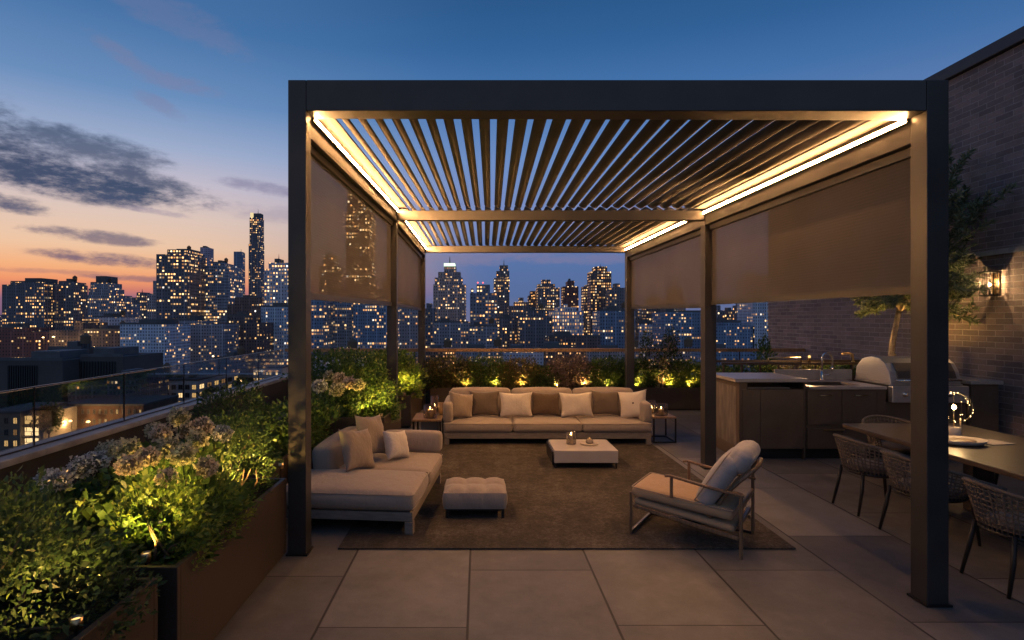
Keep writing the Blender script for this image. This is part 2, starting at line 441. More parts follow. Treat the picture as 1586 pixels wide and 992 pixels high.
def mesh_fabric():
    m, t, out = new_mat('sunscreen_mesh')
    co = t.new('ShaderNodeTexCoord').outputs['Object']
    x, y, z = t.sep(co)
    n = t.noise(co, 2.0, 3.0); w = t.m('ADD', t.m('MULTIPLY', t.m('SINE', t.m('MULTIPLY', z, 300.0)), 0.9), t.m('MULTIPLY', t.noise(t.xyz(t.m('MULTIPLY', y, 1.0), 0.0, t.m('MULTIPLY', z, 14.0)), 4.0, 3.0), 2.2))
    c = t.mix(t.m('ADD', t.m('MULTIPLY', n, 0.8), t.m('MULTIPLY', w, 0.12)), (0.155, 0.138, 0.124, 1), (0.24, 0.213, 0.19, 1))
    df = t.new('ShaderNodeBsdfDiffuse'); t.l.new(c, df.inputs[0])
    tl = t.new('ShaderNodeBsdfTranslucent'); t.l.new(c, tl.inputs[0])
    tr = t.new('ShaderNodeBsdfTransparent')
    a = t.new('ShaderNodeMixShader'); a.inputs[0].default_value = 0.3; t.l.new(df.outputs[0], a.inputs[1]); t.l.new(tl.outputs[0], a.inputs[2])
    b = t.new('ShaderNodeMixShader'); b.inputs[0].default_value = 0.27; t.l.new(a.outputs[0], b.inputs[1]); t.l.new(tr.outputs[0], b.inputs[2])
    t.l.new(b.outputs[0], out.inputs[0]); return m
M['rug'] = rug_mat(); M['paving'] = paving_mat(); M['screen'] = mesh_fabric()
M['brick'] = brick_mat('grey_brown_brick', (0.29, 0.225, 0.205, 1), (0.175, 0.142, 0.138, 1), (0.36, 0.32, 0.30, 1))

G = lambda a, b, c: (min(1, a * 1.65), min(1, b * 1.65), min(1, c * 1.65), 1)
M['leaf_green'] = leaf_mat('leaves_mid_green', [(0.0, G(.022, .045, .012)), (0.5, G(.05, .095, .022)), (0.85, G(.085, .13, .03)), (1.0, G(.12, .13, .04))])
M['leaf_dark'] = leaf_mat('leaves_dark_green', [(0.0, G(.016, .032, .014)), (0.6, G(.035, .062, .022)), (1.0, G(.065, .085, .03))])
M['leaf_lime'] = leaf_mat('leaves_lime', [(0.0, G(.05, .085, .015)), (0.5, G(.10, .15, .025)), (1.0, G(.17, .19, .04))])
M['leaf_russet'] = leaf_mat('leaves_russet', [(0.0, G(.04, .05, .018)), (0.45, G(.085, .075, .028)), (0.8, G(.125, .085, .036)), (1.0, G(.10, .11, .03))])
M['leaf_mauve'] = leaf_mat('leaves_mauve', [(0.0, G(.07, .06, .045)), (0.5, G(.15, .105, .09)), (1.0, G(.23, .175, .15))])
M['leaf_olive'] = leaf_mat('leaves_olive', [(0.0, G(.055, .075, .04)), (0.6, G(.12, .145, .075)), (1.0, G(.19, .21, .13))])
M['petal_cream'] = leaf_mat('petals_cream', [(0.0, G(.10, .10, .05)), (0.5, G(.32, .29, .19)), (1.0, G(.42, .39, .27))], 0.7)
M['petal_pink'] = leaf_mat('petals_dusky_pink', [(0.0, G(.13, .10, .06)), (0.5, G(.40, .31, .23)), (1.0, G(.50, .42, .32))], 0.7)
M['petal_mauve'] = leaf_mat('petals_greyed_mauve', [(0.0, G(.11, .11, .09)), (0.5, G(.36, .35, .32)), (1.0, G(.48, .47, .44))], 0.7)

# ------------------------------------------------------------------ sky, camera
def build_world():
    w = bpy.data.worlds.new('World'); sc.world = w; w.use_nodes = True
    t = NT(w.node_tree); t.n.clear()
    out = t.new('ShaderNodeOutputWorld')
    d = t.new('ShaderNodeTexCoord').outputs['Generated']; x, y, z = t.sep(d)
    hl = t.m('SQRT', t.m('ADD', t.m('MULTIPLY', x, x), t.m('MULTIPLY', y, y)))
    az = t.m('MULTIPLY', t.m('ARCTAN2', x, y), 57.29578)          # degrees, 0 = straight ahead, minus = left
    el = t.m('MULTIPLY', t.m('ARCTAN2', z, hl), 57.29578)
    e = t.m('DIVIDE', el, 60.0, clamp=True)
    cool = t.ramp(e, [(0.0, lin(112, 116, 152)), (0.04, lin(86, 110, 158)), (0.10, lin(86, 116, 170)), (0.17, lin(124, 140, 188)), (0.26, lin(112, 144, 198)), (0.36, lin(70, 118, 176)), (0.43, lin(50, 100, 156)), (0.54, lin(36, 80, 130)), (0.75, lin(22, 54, 104)), (1.0, lin(12, 34, 76))])
    warm = t.ramp(e, [(0.0, lin(96, 86, 120)), (0.028, lin(128, 100, 132)), (0.042, lin(206, 124, 112)), (0.054, lin(240, 152, 110)), (0.075, lin(246, 180, 132)), (0.105, lin(240, 200, 168)), (0.15, lin(226, 201, 188)), (0.20, lin(200, 192, 206)), (0.25, lin(160, 176, 208)), (0.32, lin(106, 144, 192)), (0.42, lin(68, 115, 169)), (0.60, lin(56, 94, 148)), (1.0, lin(28, 62, 118))])
    sx, sy = math.sin(R(-47)), math.cos(R(-47))
    c = t.m('DIVIDE', t.m('ADD', t.m('MULTIPLY', x, sx), t.m('MULTIPLY', y, sy)), t.m('MAXIMUM', hl, 0.001))
    wf = t.sstep(c, 0.66, 0.97)
    sky = t.mix(wf, cool, warm)
    # darker and deeper blue to the right and behind
    rf = t.sstep(c, -0.6, 0.75)
    sky = t.mix(t.m('MULTIPLY', t.m('SUBTRACT', 1.0, rf), 0.30), sky, lin(24, 56, 106))
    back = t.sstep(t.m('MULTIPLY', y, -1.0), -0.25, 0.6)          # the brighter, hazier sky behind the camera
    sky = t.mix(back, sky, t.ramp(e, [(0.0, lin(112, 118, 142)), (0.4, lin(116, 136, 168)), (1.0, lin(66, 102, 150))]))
    # clouds
    v = t.xyz(t.m('MULTIPLY', az, 0.060), t.m('MULTIPLY', el, 0.150), 0.0)
    n = t.noise(v, 2.2, 6.0, 0.62); n2 = t.noise(v, 7.0, 5.0, 0.65)
    n3 = t.noise(v, 19.0, 4.0, 0.65)
    nn = t.m('ADD', t.m('MULTIPLY', n, 0.50), t.m('ADD', t.m('MULTIPLY', n2, 0.34), t.m('MULTIPLY', n3, 0.16)))
    def pol(px, py):
        a = math.degrees(math.atan((px - CX) / F)); return a, math.degrees(math.atan((CY - py) / F * math.cos(math.radians(a))))
    blobs = [  # px, py, half width, half height, slope down-right, amount, kind
        (40, 262, 300, 34, 0.06, 1.0, 0), (-60, 190, 170, 50, 0.25, 0.95, 0), (215, 275, 105, 17, 0.12, 0.9, 0), (120, 225, 160, 24, 0.1, 0.8, 0), (5, 313, 75, 14, 0.12, 0.95, 0),
        (140, 366, 105, 10, 0.05, 0.8, 0), (185, 404, 110, 10, 0.06, 0.95, 0), (225, 432, 95, 5, 0.02, 0.7, 0), (60, 420, 150, 4, 0.0, 0.4, 0),
        (195, 90, 62, 13, 0.42, 0.5, 1), (280, 130, 64, 11, 0.05, 0.5, 1), (250, 165, 42, 11, 0.35, 0.45, 1), (270, 25, 120, 26, 0.25, 0.34, 1),
        (415, 292, 80, 10, 0.1, 0.7, 1), (240, 328, 50, 5, 0.1, 0.5, 1), (190, 303, 50, 6, 0.05, 0.6, 0),
        (720, 398, 150, 13, 0.0, 0.5, 1), (900, 402, 110, 8, 0.0, 0.4, 1), (500, 340, 160, 14, 0.05, 0.35, 1), (-250, 300, 260, 40, 0.0, 0.9, 0), (-500, 240, 240, 50, 0.0, 0.8, 0)]
    dark = pink = None
    for px, py, hw, hh, sl, amt, kind in blobs:
        a0, e0 = pol(px, py); k = math.cos(R(a0))
        wa = hw / F * 57.3 * k * k; we = hh / F * 57.3 * k
        da = t.m('SUBTRACT', az, a0); de = t.m('ADD', t.m('SUBTRACT', el, e0), t.m('MULTIPLY', da, sl))
        q = t.m('ADD', t.m('POWER', t.m('DIVIDE', da, wa), 2.0), t.m('POWER', t.m('DIVIDE', de, we), 2.0))
        s_ = t.m('ADD', t.m('SUBTRACT', 0.85, t.m('MULTIPLY', q, 0.55)), t.m('MULTIPLY', t.m('SUBTRACT', nn, 0.5), 4.4))
        s_ = t.m('MULTIPLY', t.m('MULTIPLY', t.sstep(s_, -0.10, 0.95), amt), t.sstep(t.m('SUBTRACT', 2.3, q), 0.0, 1.4))
        if kind == 0: dark = s_ if dark is None else t.m('MAXIMUM', dark, s_)
        else: pink = s_ if pink is None else t.m('MAXIMUM', pink, s_)
    sky = t.mix(pink, sky, t.ramp(e, [(0.0, lin(150, 128, 150)), (0.3, lin(128, 132, 168)), (0.7, lin(92, 98, 136))]))
    sky = t.mix(dark, sky, t.ramp(e, [(0.0, lin(140, 98, 112)), (0.1, lin(112, 100, 124)), (0.13, lin(84, 92, 124)), (0.18, lin(60, 78, 110)), (0.28, lin(50, 72, 106))]))
    below = t.sstep(el, -3.0, -0.2)
    sky = t.mix(below, lin(26, 26, 36), sky)
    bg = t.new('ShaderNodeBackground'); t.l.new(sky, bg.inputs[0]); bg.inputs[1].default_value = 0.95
    ns = t.new('ShaderNodeTexSky', sky_type='NISHITA'); ns.sun_disc = False
    ns.sun_elevation = R(0.5); ns.sun_rotation = R(-47); ns.air_density = 1.2
    bn = t.new('ShaderNodeBackground'); t.l.new(ns.outputs[0], bn.inputs[0]); bn.inputs[1].default_value = 0.006
    ad = t.new('ShaderNodeAddShader'); t.l.new(bg.outputs[0], ad.inputs[0]); t.l.new(bn.outputs[0], ad.inputs[1])
    t.l.new(ad.outputs[0], out.inputs[0])
    w.cycles.sampling_method = 'MANUAL'; w.cycles.sample_map_resolution = 512
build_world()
sun = lamp('sun', 'SUN', (0, 0, 60), 0.04, (1.0, 0.62, 0.42), angle=R(6))
sun.rotation_euler = Vector((math.sin(R(-47)), math.cos(R(-47)), 0.02)).to_track_quat('Z', 'Y').to_euler()

cam_d = bpy.data.cameras.new('camera'); cam = bpy.data.objects.new('camera', cam_d); COL.objects.link(cam)
cam.location = (0, 0, EYE); cam.rotation_euler = (R(90), 0, 0)
cam_d.sensor_width = 36; cam_d.lens = 36 * F / 1586; cam_d.shift_x = (793 - CX) / 1586; cam_d.shift_y = -(496 - CY) / 1586
cam_d.clip_start = 0.05; cam_d.clip_end = 12000
sc.camera = cam
sc.view_settings.view_transform = 'Standard'; sc.view_settings.look = 'None'; sc.view_settings.exposure = 0.0; sc.view_settings.gamma = 1.0
cy = sc.cycles
cy.use_denoising = True
try: cy.denoiser = 'OPENIMAGEDENOISE'; cy.denoising_input_passes = 'RGB_ALBEDO_NORMAL'
except Exception: pass
cy.use_light_tree = True; cy.max_bounces = 7; cy.diffuse_bounces = 4; cy.glossy_bounces = 3; cy.transmission_bounces = 3; cy.transparent_max_bounces = 12
cy.sample_clamp_indirect = 3.0; cy.caustics_reflective = False; cy.caustics_refractive = False

# ------------------------------------------------------------------ terrace
WX = 6.1                      # face of the brick house on the right
YB = 10.9                     # back of the terrace
tag(MB().box(-3.78, WX - .004, -3, YB, -0.3, 0).build('floor', M['paving']), kind='structure')
body = MB().box(-3.9, WX - .004, -3.05, YB + .02, GROUND, -0.304).build('terrace_building', brick_mat('own_house_brick', (0.12, .09, .08, 1), (.09, .07, .06, 1), (.12, .1, .09, 1), axis='x'))
tag(body, 'brick block under the roof terrace, carrying its paved floor', 'building')

def parapet(name, label, x0, x1, y0, y1, cx0, cx1, cy0, cy1):
    t = thing(name, label, 'wall', (0, 0, 0))
    MB().box(x0, x1, y0, y1, 0.002, 0.50).build('wall', M['parapet'], t)
    MB().box(cx0, cx1, cy0, cy1, 0.502, 0.557).build('coping', M['coping'], t, bevel=0.008)
    return t
parapet('parapet_wall', 'long dark rendered parapet with grey stone coping beside the flowering planters', -3.775, -3.53, -3, 10.62, -3.80, -3.50, -3, 10.615)
parapet('parapet_wall', 'dark rendered parapet behind the clipped bushes at the back of the terrace', -3.775, WX - .01, 10.63, 10.88, -3.80, WX - .012, 10.62, 10.9)

def railing(name, label, pts, hz, rail_w, rail_h, rail_mat, n):
    t = thing(name, label, 'railing')
    a, b = Vector(pts[0]), Vector(pts[1])
    for i in range(n):
        p = a.lerp(b, i / n); q = a.lerp(b, (i + 1) / n); dd = (q - p).normalized() * 0.008
        MB().bar(p + dd + Vector((0, 0, (hz + .56) / 2)), q - dd + Vector((0, 0, (hz + .56) / 2)), 0.012, hz - .56 - .004).build('glass_panel', M['glass'], t)
        if i: MB().bar(p + Vector((0, 0, .558)), p + Vector((0, 0, hz)), 0.014, 0.011, (1, 0, 0)).build('joint_strip', M['black'], t)
    MB().bar(a + Vector((0, 0, hz + rail_h / 2)), b + Vector((0, 0, hz + rail_h / 2)), rail_w, rail_h).build('handrail', rail_mat, t, bevel=0.004)
    MB().bar(a + Vector((0, 0, .563)), b + Vector((0, 0, .563)), 0.022, 0.008).build('base_channel', M['black'], t)
    return t
railing('glass_railing', 'frameless glass railing with slim grey handrail over the left stone coping', ((-3.64, -2.4, 0), (-3.64, 10.42, 0)), 1.040, 0.022, 0.012, M['steel_dark'], 11)
railing('glass_railing', 'glass railing with bronze handrail behind the back row of bushes', ((-3.62, 10.5, 0), (WX - .02, 10.5, 0)), 0.995, 0.05, 0.062, M['timber'], 8)

# brick house on the right
bw = thing('brick_building', 'tall grey brown brick house wall with dark metal coping on the right', 'building')
MB().box(WX, WX + 7, -4, 11.85, GROUND, 4.70).build('wall', M['brick'], bw)
MB().box(WX - .06, WX + 7.05, -4.05, 11.9, 4.705, 4.86).build('coping', surf('coping_metal', (0.05, 0.055, 0.06, 1), 0.45, 0.6, 0.1), bw, bevel=0.01)
MB().box(WX - .035, WX - .003, -4, 7.35, 2.36, 2.42).build('ledge', M['coping'], bw)

# ------------------------------------------------------------------ pergola
def lerp(a, b, f): return a + (b - a) * f
W_ = 0.122
# front, middle and back frames: (outer x left, y left, outer x right, y right)
FR = [(-1.294, 3.803, 2.617, 3.128), (-1.15, 7.0, 2.535, 6.0), (-1.085, 9.98, 2.515, 9.1)]
TOPL = [3.222, 3.16, 3.10]; TOPR = [2.934, 2.92, 2.91]
LEDL = [2.998, 2.95, 2.86]; LEDR = [2.752, 2.736, 2.73]
pg = thing('pergola', 'large dark bronze louvred pergola with warm light strips over the lounge', 'pergola', (0.6, 6.4, 0))
off = Vector((0.6, 6.4, 0))
def pgb(mb, name, mat, bevel=0.004):
    mb.v = [tuple(Vector(p) - off) for p in mb.v]
    return mb.build(name, mat, pg, bevel=bevel)
for i, (xl, yl, xr, yr) in enumerate(FR):
    for x0, y0, zt in ((xl, yl, TOPL[i]), (xr - W_, yr, TOPR[i])):
        p = pgb(MB().box(x0, x0 + W_, y0, y0 + W_, 0.003, zt), 'post', M['frame'])
        pgb(MB().box(x0 - .012, x0 + W_ + .012, y0 - .012, y0 + W_ + .012, 0.0005, 0.012), 'base_plate', M['black'], 0)
def cross(i, zb_l, zt_l, zb_r, zt_r, dpt, name, g=0.0):
    xl, yl, xr, yr = FR[i]; a = xl + W_ + .0015; b = xr - W_ - .0015
    pgb(MB().hexa([(a, yl + g, zb_l), (b, yr + g, zb_r), (b, yr + g + dpt, zb_r), (a, yl + g + dpt, zb_l),
                   (a, yl + g, zt_l), (b, yr + g, zt_r), (b, yr + g + dpt, zt_r), (a, yl + g + dpt, zt_l)]), name, M['frame'])
cross(0, PZ(172, 3.803), 3.222, PZ(172, 3.128), 2.934, 0.155, 'front_beam')
cross(1, PZ(341, 7.0), PZ(326, 7.0), PZ(341, 6.0), PZ(326, 6.0), 0.10, 'middle_beam', 0.01)
cross(2, PZ(391, 9.98), PZ(381, 9.98), PZ(391, 9.1), PZ(381, 9.1), 0.10, 'rear_beam', 0.01)
for i in (0, 1):
    A, B = FR[i], FR[i + 1]
    for side in (0, 1):
        if side == 0:
            ya, yb = A[1] + W_ + .0015, B[1] - .0015; xo = (A[0], B[0]); xi = (A[0] + W_, B[0] + W_); led = LEDL[i], LEDL[i + 1]; top = TOPL[i], TOPL[i + 1]; s = 1
        else:
            ya, yb = A[3] + W_ + .0015, B[3] - .0015; xo = (A[2], B[2]); xi = (A[2] - W_, B[2] - W_); led = LEDR[i], LEDR[i + 1]; top = TOPR[i], TOPR[i + 1]; s = -1
        def prism(name, x_of, w, z_of, h, mat, bev=0.003):
            xa, xb = sorted((0, w))
            pa = x_of[0], x_of[1]
            pgb(MB().hexa([(pa[0] + xa, ya, z_of[0]), (pa[0] + xb, ya, z_of[0]), (pa[1] + xb, yb, z_of[1]), (pa[1] + xa, yb, z_of[1]),
                           (pa[0] + xa, ya, z_of[0] + h[0]), (pa[0] + xb, ya, z_of[0] + h[0]), (pa[1] + xb, yb, z_of[1] + h[1]), (pa[1] + xa, yb, z_of[1] + h[1])]), name, mat, bev)
        zb = (led[0] - .135, led[1] - .125)
        prism('side_beam', xo, s * (W_ - .003), zb, (top[0] - zb[0] - .002, top[1] - zb[1] - .002), M['frame'])
        prism('gutter_ledge', xi, s * .125, (led[0] + .050, led[1] + .045), (.016, .016), M['gutter'], 0)
        xs = (xi[0] + s * .003, xi[1] + s * .003)
        xs = (xi[0] + s * .022, xi[1] + s * .022)
        prism('light_strip', xs, s * .004, (led[0] - .011, led[1] - .011), (.021, .021), M['led'], 0)
        prism('strip_profile', (xi[0] + s * .004, xi[1] + s * .004), s * .0178, (led[0] - .015, led[1] - .015), (.029, .029), M['frame'], 0)
    # louvre blades run front to back
    n = 27
    xa0, xa1 = A[0] + W_ + .13, A[2] - W_ - .12; xb0, xb1 = B[0] + W_ + .12, B[2] - W_ - .12
    for k in range(n):
        f = (k + 0.5) / n
        ya = lerp(A[1], A[3], f) + (.175 if i == 0 else .12); yb = lerp(B[1], B[3], f) + .012
        za = lerp(LEDL[i], LEDR[i], f) + .068; zb = lerp(LEDL[i + 1], LEDR[i + 1], f) + .068
        pa = Vector((lerp(xa0, xa1, f), ya, za)); pb = Vector((lerp(xb0, xb1, f), yb, zb))
        ta, tb = (xa1 - xa0) / n, (xb1 - xb0) / n
        mb = MB(); rings = []
        ang = R(-26)
        for p, pitch in ((pa, ta), (pb, tb)):
            cw = pitch * .70
            prof = [(-.5, 0.0), (-.42, -.007), (-.15, -.015), (.15, -.016), (.42, -.009), (.5, 0.0), (.42, .007), (.0, .012), (-.42, .007)]
            ring = []
            for u, w in prof:
                x = u * cw; ring.append(p + Vector((x * math.cos(ang) - w * math.sin(ang), 0, x * math.sin(ang) + w * math.cos(ang))))
            rings.append(ring)
        m_ = len(rings[0])
        mb.add(rings[0] + rings[1], [(j, (j + 1) % m_, m_ + (j + 1) % m_, m_ + j) for j in range(m_)] + [tuple(range(m_))[::-1], tuple(range(m_, 2 * m_))])
        bl = pgb(mb, 'louvre', M['louvre'], 0)
        bl.data.polygons.foreach_set('use_smooth', [len(p.vertices) == 4 for p in bl.data.polygons])

def blind(label, A, B, ztop, zbot, s):
    # A, B: (x, y) of the fabric line at both ends; s: side that faces inward
    t = thing('roller_blind', label, 'blind', (A[0], A[1], 0), 0, 'mesh roller blinds on the pergola sides')
    o = Vector((A[0], A[1], 0)); a = Vector((A[0], A[1], 0)) - o; b = Vector((B[0], B[1], 0)) - o
    Z = lambda v: Vector((0, 0, v))
    def panel(z0a, z0b, z1a, z1b, th, name, mat):
        q = Vector((th / 2, 0, 0))
        return MB().hexa([a - q + Z(z0a), a + q + Z(z0a), b + q + Z(z0b), b - q + Z(z0b), a - q + Z(z1a), a + q + Z(z1a), b + q + Z(z1b), b - q + Z(z1b)]).build(name, mat, t)
    panel(zbot[0], zbot[1], ztop[0] - .05, ztop[1] - .05, 0.0015, 'mesh_fabric', M['screen'])
    panel(zbot[0] - .045, zbot[1] - .045, zbot[0] + .002, zbot[1] + .002, 0.03, 'bottom_bar', M['frame'])
    panel(ztop[0] - .055, ztop[1] - .055, ztop[0] - .002, ztop[1] - .002, 0.055, 'headbox', M['frame'])
for label, i, side, zb in (('big mesh blind half lowered on the left, lit tower showing through it', 0, 0, (1.79, 1.81)), ('narrow mesh blind between the two rear posts on the left', 1, 0, (1.815, 1.80)),
                           ('widest mesh blind, in front of the brick wall and the olive tree', 0, 1, (1.795, 1.80)), ('smaller mesh blind between the two rear posts on the right', 1, 1, (1.77, 1.81))):
    A, B = FR[i], FR[i + 1]
    if side == 0: blind(label, (A[0] + .05, A[1] + W_ + .006), (B[0] + .05, B[1] - .006), (LEDL[i] - .138, LEDL[i + 1] - .128), zb, 1)
    else: blind(label, (A[2] - .05, A[3] + W_ + .006), (B[2] - .05, B[3] - .006), (LEDR[i] - .138, LEDR[i + 1] - .128), zb, -1)

# ------------------------------------------------------------------ rug
tag(MB().box(-.98, 2.2, 3.9, 7.75, 0.002, 0.013).build('rug', M['rug'], bevel=0.003), 'large mottled brown rug under the sofas, low table and armchair', 'rug')

def put(o, loc, rot=(0, 0, 0)):
    o.location = loc; o.rotation_euler = rot; return o

# ------------------------------------------------------------------ back sofa
RX0, RX1, RY = -.46, 2.2, 7.1
so = thing('sofa', 'long three seat beige linen sofa facing the camera at the rug end', 'sofa', ((RX0 + RX1) / 2, RY, 0))
W2 = (RX1 - RX0) / 2
mb = MB().box(-W2 + .02, W2 - .02, .02, .07, .085, .165).box(-W2 + .02, W2 - .02, .80, .85, .085, .165).box(-W2 + .02, -W2 + .07, .072, .798, .085, .165).box(W2 - .07, W2 - .02, .072, .798, .085, .165).box(-W2 + .072, W2 - .072, .072, .798, .12, .155)
mb.build('frame', M['grey_timber'], so, bevel=0.006)
for x in (-W2 + .02, W2 - .08):
    for y in (.012, .79): MB().box(x, x + .06, y, y + .06, 0.0135, .084).build('leg', M['grey_timber'], so, bevel=0.004)
sw = (2 * W2 - .01) / 3
for k in range(3):
    x = -W2 + sw * (k + .5) + .005
    c = put(puff(sw - .012, .82, .118, .035, .022).build('seat_cushion', M['sofa'], so, True), (x, .405, .228))
    piping(sw - .012, .82, .048).build('piping', M['piping'], c, True)
    b = put(puff(sw - .05, .34, .17, .05, .03).build('back_cushion', M['sofa'], so, True), (x * .965, .74, .47), (R(80), 0, 0))
for s in (-1, 1):
    a = put(puff(.125, .78, .25, .04, .015).build('arm', M['sofa'], so, True), (s * (W2 - .062), .42, .41))
MB().box(-W2 + .03, W2 - .03, .845, .875, .17, .56).build('back_panel', M['sofa'], so, bevel=0.012)
def pillow(label, w, h, t, mat, loc, rot, seed, group='throw pillows on the sofas', extra=None):
    o = bpy.data.objects.new('throw_pillow', pillow_mesh('throw_pillow', w, h, t, M[mat], seed)); COL.objects.link(o)
    o.location = loc; o.rotation_euler = rot; tag(o, label, 'pillow', group)
    return o
def rp(px0, px1, py0, py1, d): return ((PX((px0 + px1) / 2, d), d, PZ((py0 + py1) / 2, d)), (px1 - px0) / F * d, (py0 - py1) / -F * d)
rows = [('sand pillow leaning on the left arm of the long sofa', 699, 730, 609, 646, 'pillow_sand', 34, 10),
        ('taupe pillow second from the left arm on the long sofa', 727, 774, 607, 644, 'pillow_taupe', -4, -1),
        ('cream pillow between a taupe and a dark brown pillow', 774, 824, 609, 645, 'pillow_light', 2, 0),
        ('darkest brown pillow in the middle of the long sofa', 822, 869, 609, 644, 'pillow_brown', -3, 1),
        ('cream pillow just right of the dark brown middle pillow', 867, 917, 609, 645, 'pillow_light', 3, -1),
        ('taupe pillow next to the buttoned pillow on the long sofa', 916, 961, 607, 643, 'pillow_taupe', -5, 1),
        ('cream pillow with a centre button leaning on the right arm', 956, 997, 608, 648, 'pillow_light', -30, -9)]
for i, (lb, a, b, c, d_, mt, yaw, roll) in enumerate(rows):
    loc, w, h = rp(a, b, c, d_, 7.50)
    w = max(w, .36) if abs(yaw) < 10 else .37
    o = pillow(lb, w * 1.04, h * 1.08, .15, mt, (loc[0], 7.47 + (0.06 if i % 2 else 0) - (.10 if abs(yaw) > 20 else 0), max(loc[2], .31 + h * .5)), (R(-14), R(roll), R(yaw)), i + 3)
    if i == 6: put(MB().lathe([(0.012, 0), (0.012, .006), (.006, .009)], 12).build('button', M['pillow_brown'], o, True), (0.02, -.068, .01), (R(90), 0, 0))

# ------------------------------------------------------------------ left chaise sofa
ch = thing('chaise_sofa', 'beige sectional sofa with chaise end nearest the camera, backed by planters', 'sofa', (-.48, 4.12, 0), R(-5))
mb = MB().box(-1.02, -.012, .02, .07, .105, .172).box(-1.02, -.012, 1.30, 1.35, .105, .172).box(-.06, -.012, .072, 1.298, .105, .172).box(-1.02, -.97, .072, 1.298, .105, .172).box(-.968, -.062, .072, 1.298, .13, .165)
mb.build('frame', M['grey_timber'], ch, bevel=0.006)
for x in (-1.02, -.07):
    for y in (.012, 1.29): MB().box(x, x + .062, y, y + .062, 0.0135, .104).build('leg', M['grey_timber'], ch, bevel=0.004)
c = put(puff(1.05, .64, .135, .04, .035, 12).build('chaise_cushion', M['sofa'], ch, True), (-.525, .325, .248))
piping(1.05, .64, .055).build('piping', M['piping'], c, True)
c = put(puff(.84, .68, .125, .04, .025).build('seat_cushion', M['sofa'], ch, True), (-.41, 1.0, .243))
piping(.84, .68, .05).build('piping', M['piping'], c, True)
put(puff(.20, .98, .30, .06, .03).build('back_cushion', M['sofa'], ch, True), (-.92, 1.10, .355), (0, R(-6), 0))
put(puff(.58, .15, .19, .035, .012).build('arm', M['sofa'], ch, True), (-.30, 1.40, .40))
for lb, x, y, z, w, h, yaw, mt, sd, lean in (
        ('biggest taupe pillow at the front of the chaise sofa back', -1.04, 4.80, .49, .36, .36, 58, 'pillow_sand', 21, -22),
        ('taupe pillow tucked behind the big one on the chaise sofa', -.98, 5.12, .545, .38, .38, 64, 'pillow_sand', 22, -20),
        ('small cream pillow leaning beside the arm of the chaise sofa', -.755, 5.13, .455, .27, .27, 50, 'pillow_light', 23, -24)):
    pillow(lb, w, h, .14, mt, (x, y, z), (R(lean), R(8), R(yaw)), sd)

# ------------------------------------------------------------------ ottoman
ot = thing('ottoman', 'small tufted greige ottoman on black feet in front of the chaise', 'ottoman', (-.033, 4.675, 0))
def tufted(w, d, h, nx, ny, seam=.012, lift=.035):
    mb = MB(); N = 8 * nx; K = 8 * ny
    def zz(u, v):
        a = abs(math.sin(math.pi * u * nx)) ** .45; b = abs(math.sin(math.pi * v * ny)) ** .45
        e = min(1, min(u, 1 - u) * 9) ** .5 * min(1, min(v, 1 - v) * 9) ** .5
        return h + lift * (.25 + .75 * a * b) * (.25 + .75 * e)
    for i in range(N + 1):
        for j in range(K + 1): u, v = i / N, j / K; mb.v.append(((u - .5) * w, (v - .5) * d, zz(u, v)))
    for i in range(N):
        for j in range(K):
            q = i * (K + 1) + j; mb.f.append((q, q + K + 1, q + K + 2, q + 1)); mb.mi.append(0)
    # skirt with the same seams running down the sides
    ring = [(i, 0) for i in range(N)] + [(N, j) for j in range(K)] + [(i, K) for i in range(N, 0, -1)] + [(0, j) for j in range(K, 0, -1)]
    o = len(mb.v)
    for lv in range(5):
        f = lv / 4
        for (i, j) in ring:
            u, v = i / N, j / K; p = Vector(((u - .5) * w, (v - .5) * d, 0))
            n = Vector(((1 if i == N else -1 if i == 0 else 0), (1 if j == K else -1 if j == 0 else 0), 0))
            t = (abs(math.sin(math.pi * u * nx)) if j in (0, K) else abs(math.sin(math.pi * v * ny))) ** .4
            p += n * (.016 * math.sin(math.pi * f) ** .6 * (.3 + .7 * t))
            mb.v.append((p.x, p.y, zz(u, v) * (1 - f)))
    L = len(ring)
    for lv in range(4):
        for q in range(L):
            a = o + lv * L + q; b = o + lv * L + (q + 1) % L
            mb.f.append((a, a + L, b + L, b)); mb.mi.append(0)
    return mb
o = put(tufted(.495, .40, .125, 3, 2).build('upholstery', M['sofa'], ot, True), (0, 0, .088))
MB().box(-.235, .235, -.185, .185, .07, .087).build('base_frame', M['black'], ot)
for x in (-.235, .213):
    for y in (-.188, .166): MB().box(x, x + .022, y, y + .022, 0.0135, .0695).build('leg', M['black'], ot)

# ------------------------------------------------------------------ coffee table and what stands on it
ct = thing('coffee_table', 'low square coffee table, thick pale top on thin black legs', 'table', (1.14, 6.25, 0))
MB().box(-.34, .34, -.28, .28, .072, .205).build('tabletop', M['whitetop'], ct, bevel=0.006)
for x in (-.33, .314):
    for y in (-.27, .254): MB().box(x, x + .016, y, y + .016, 0.0135, .0715).build('leg', M['black'], ct)
MB().box(-.36, -.345, -.26, .262, .05, .19).build('side_frame', M['black'], ct)

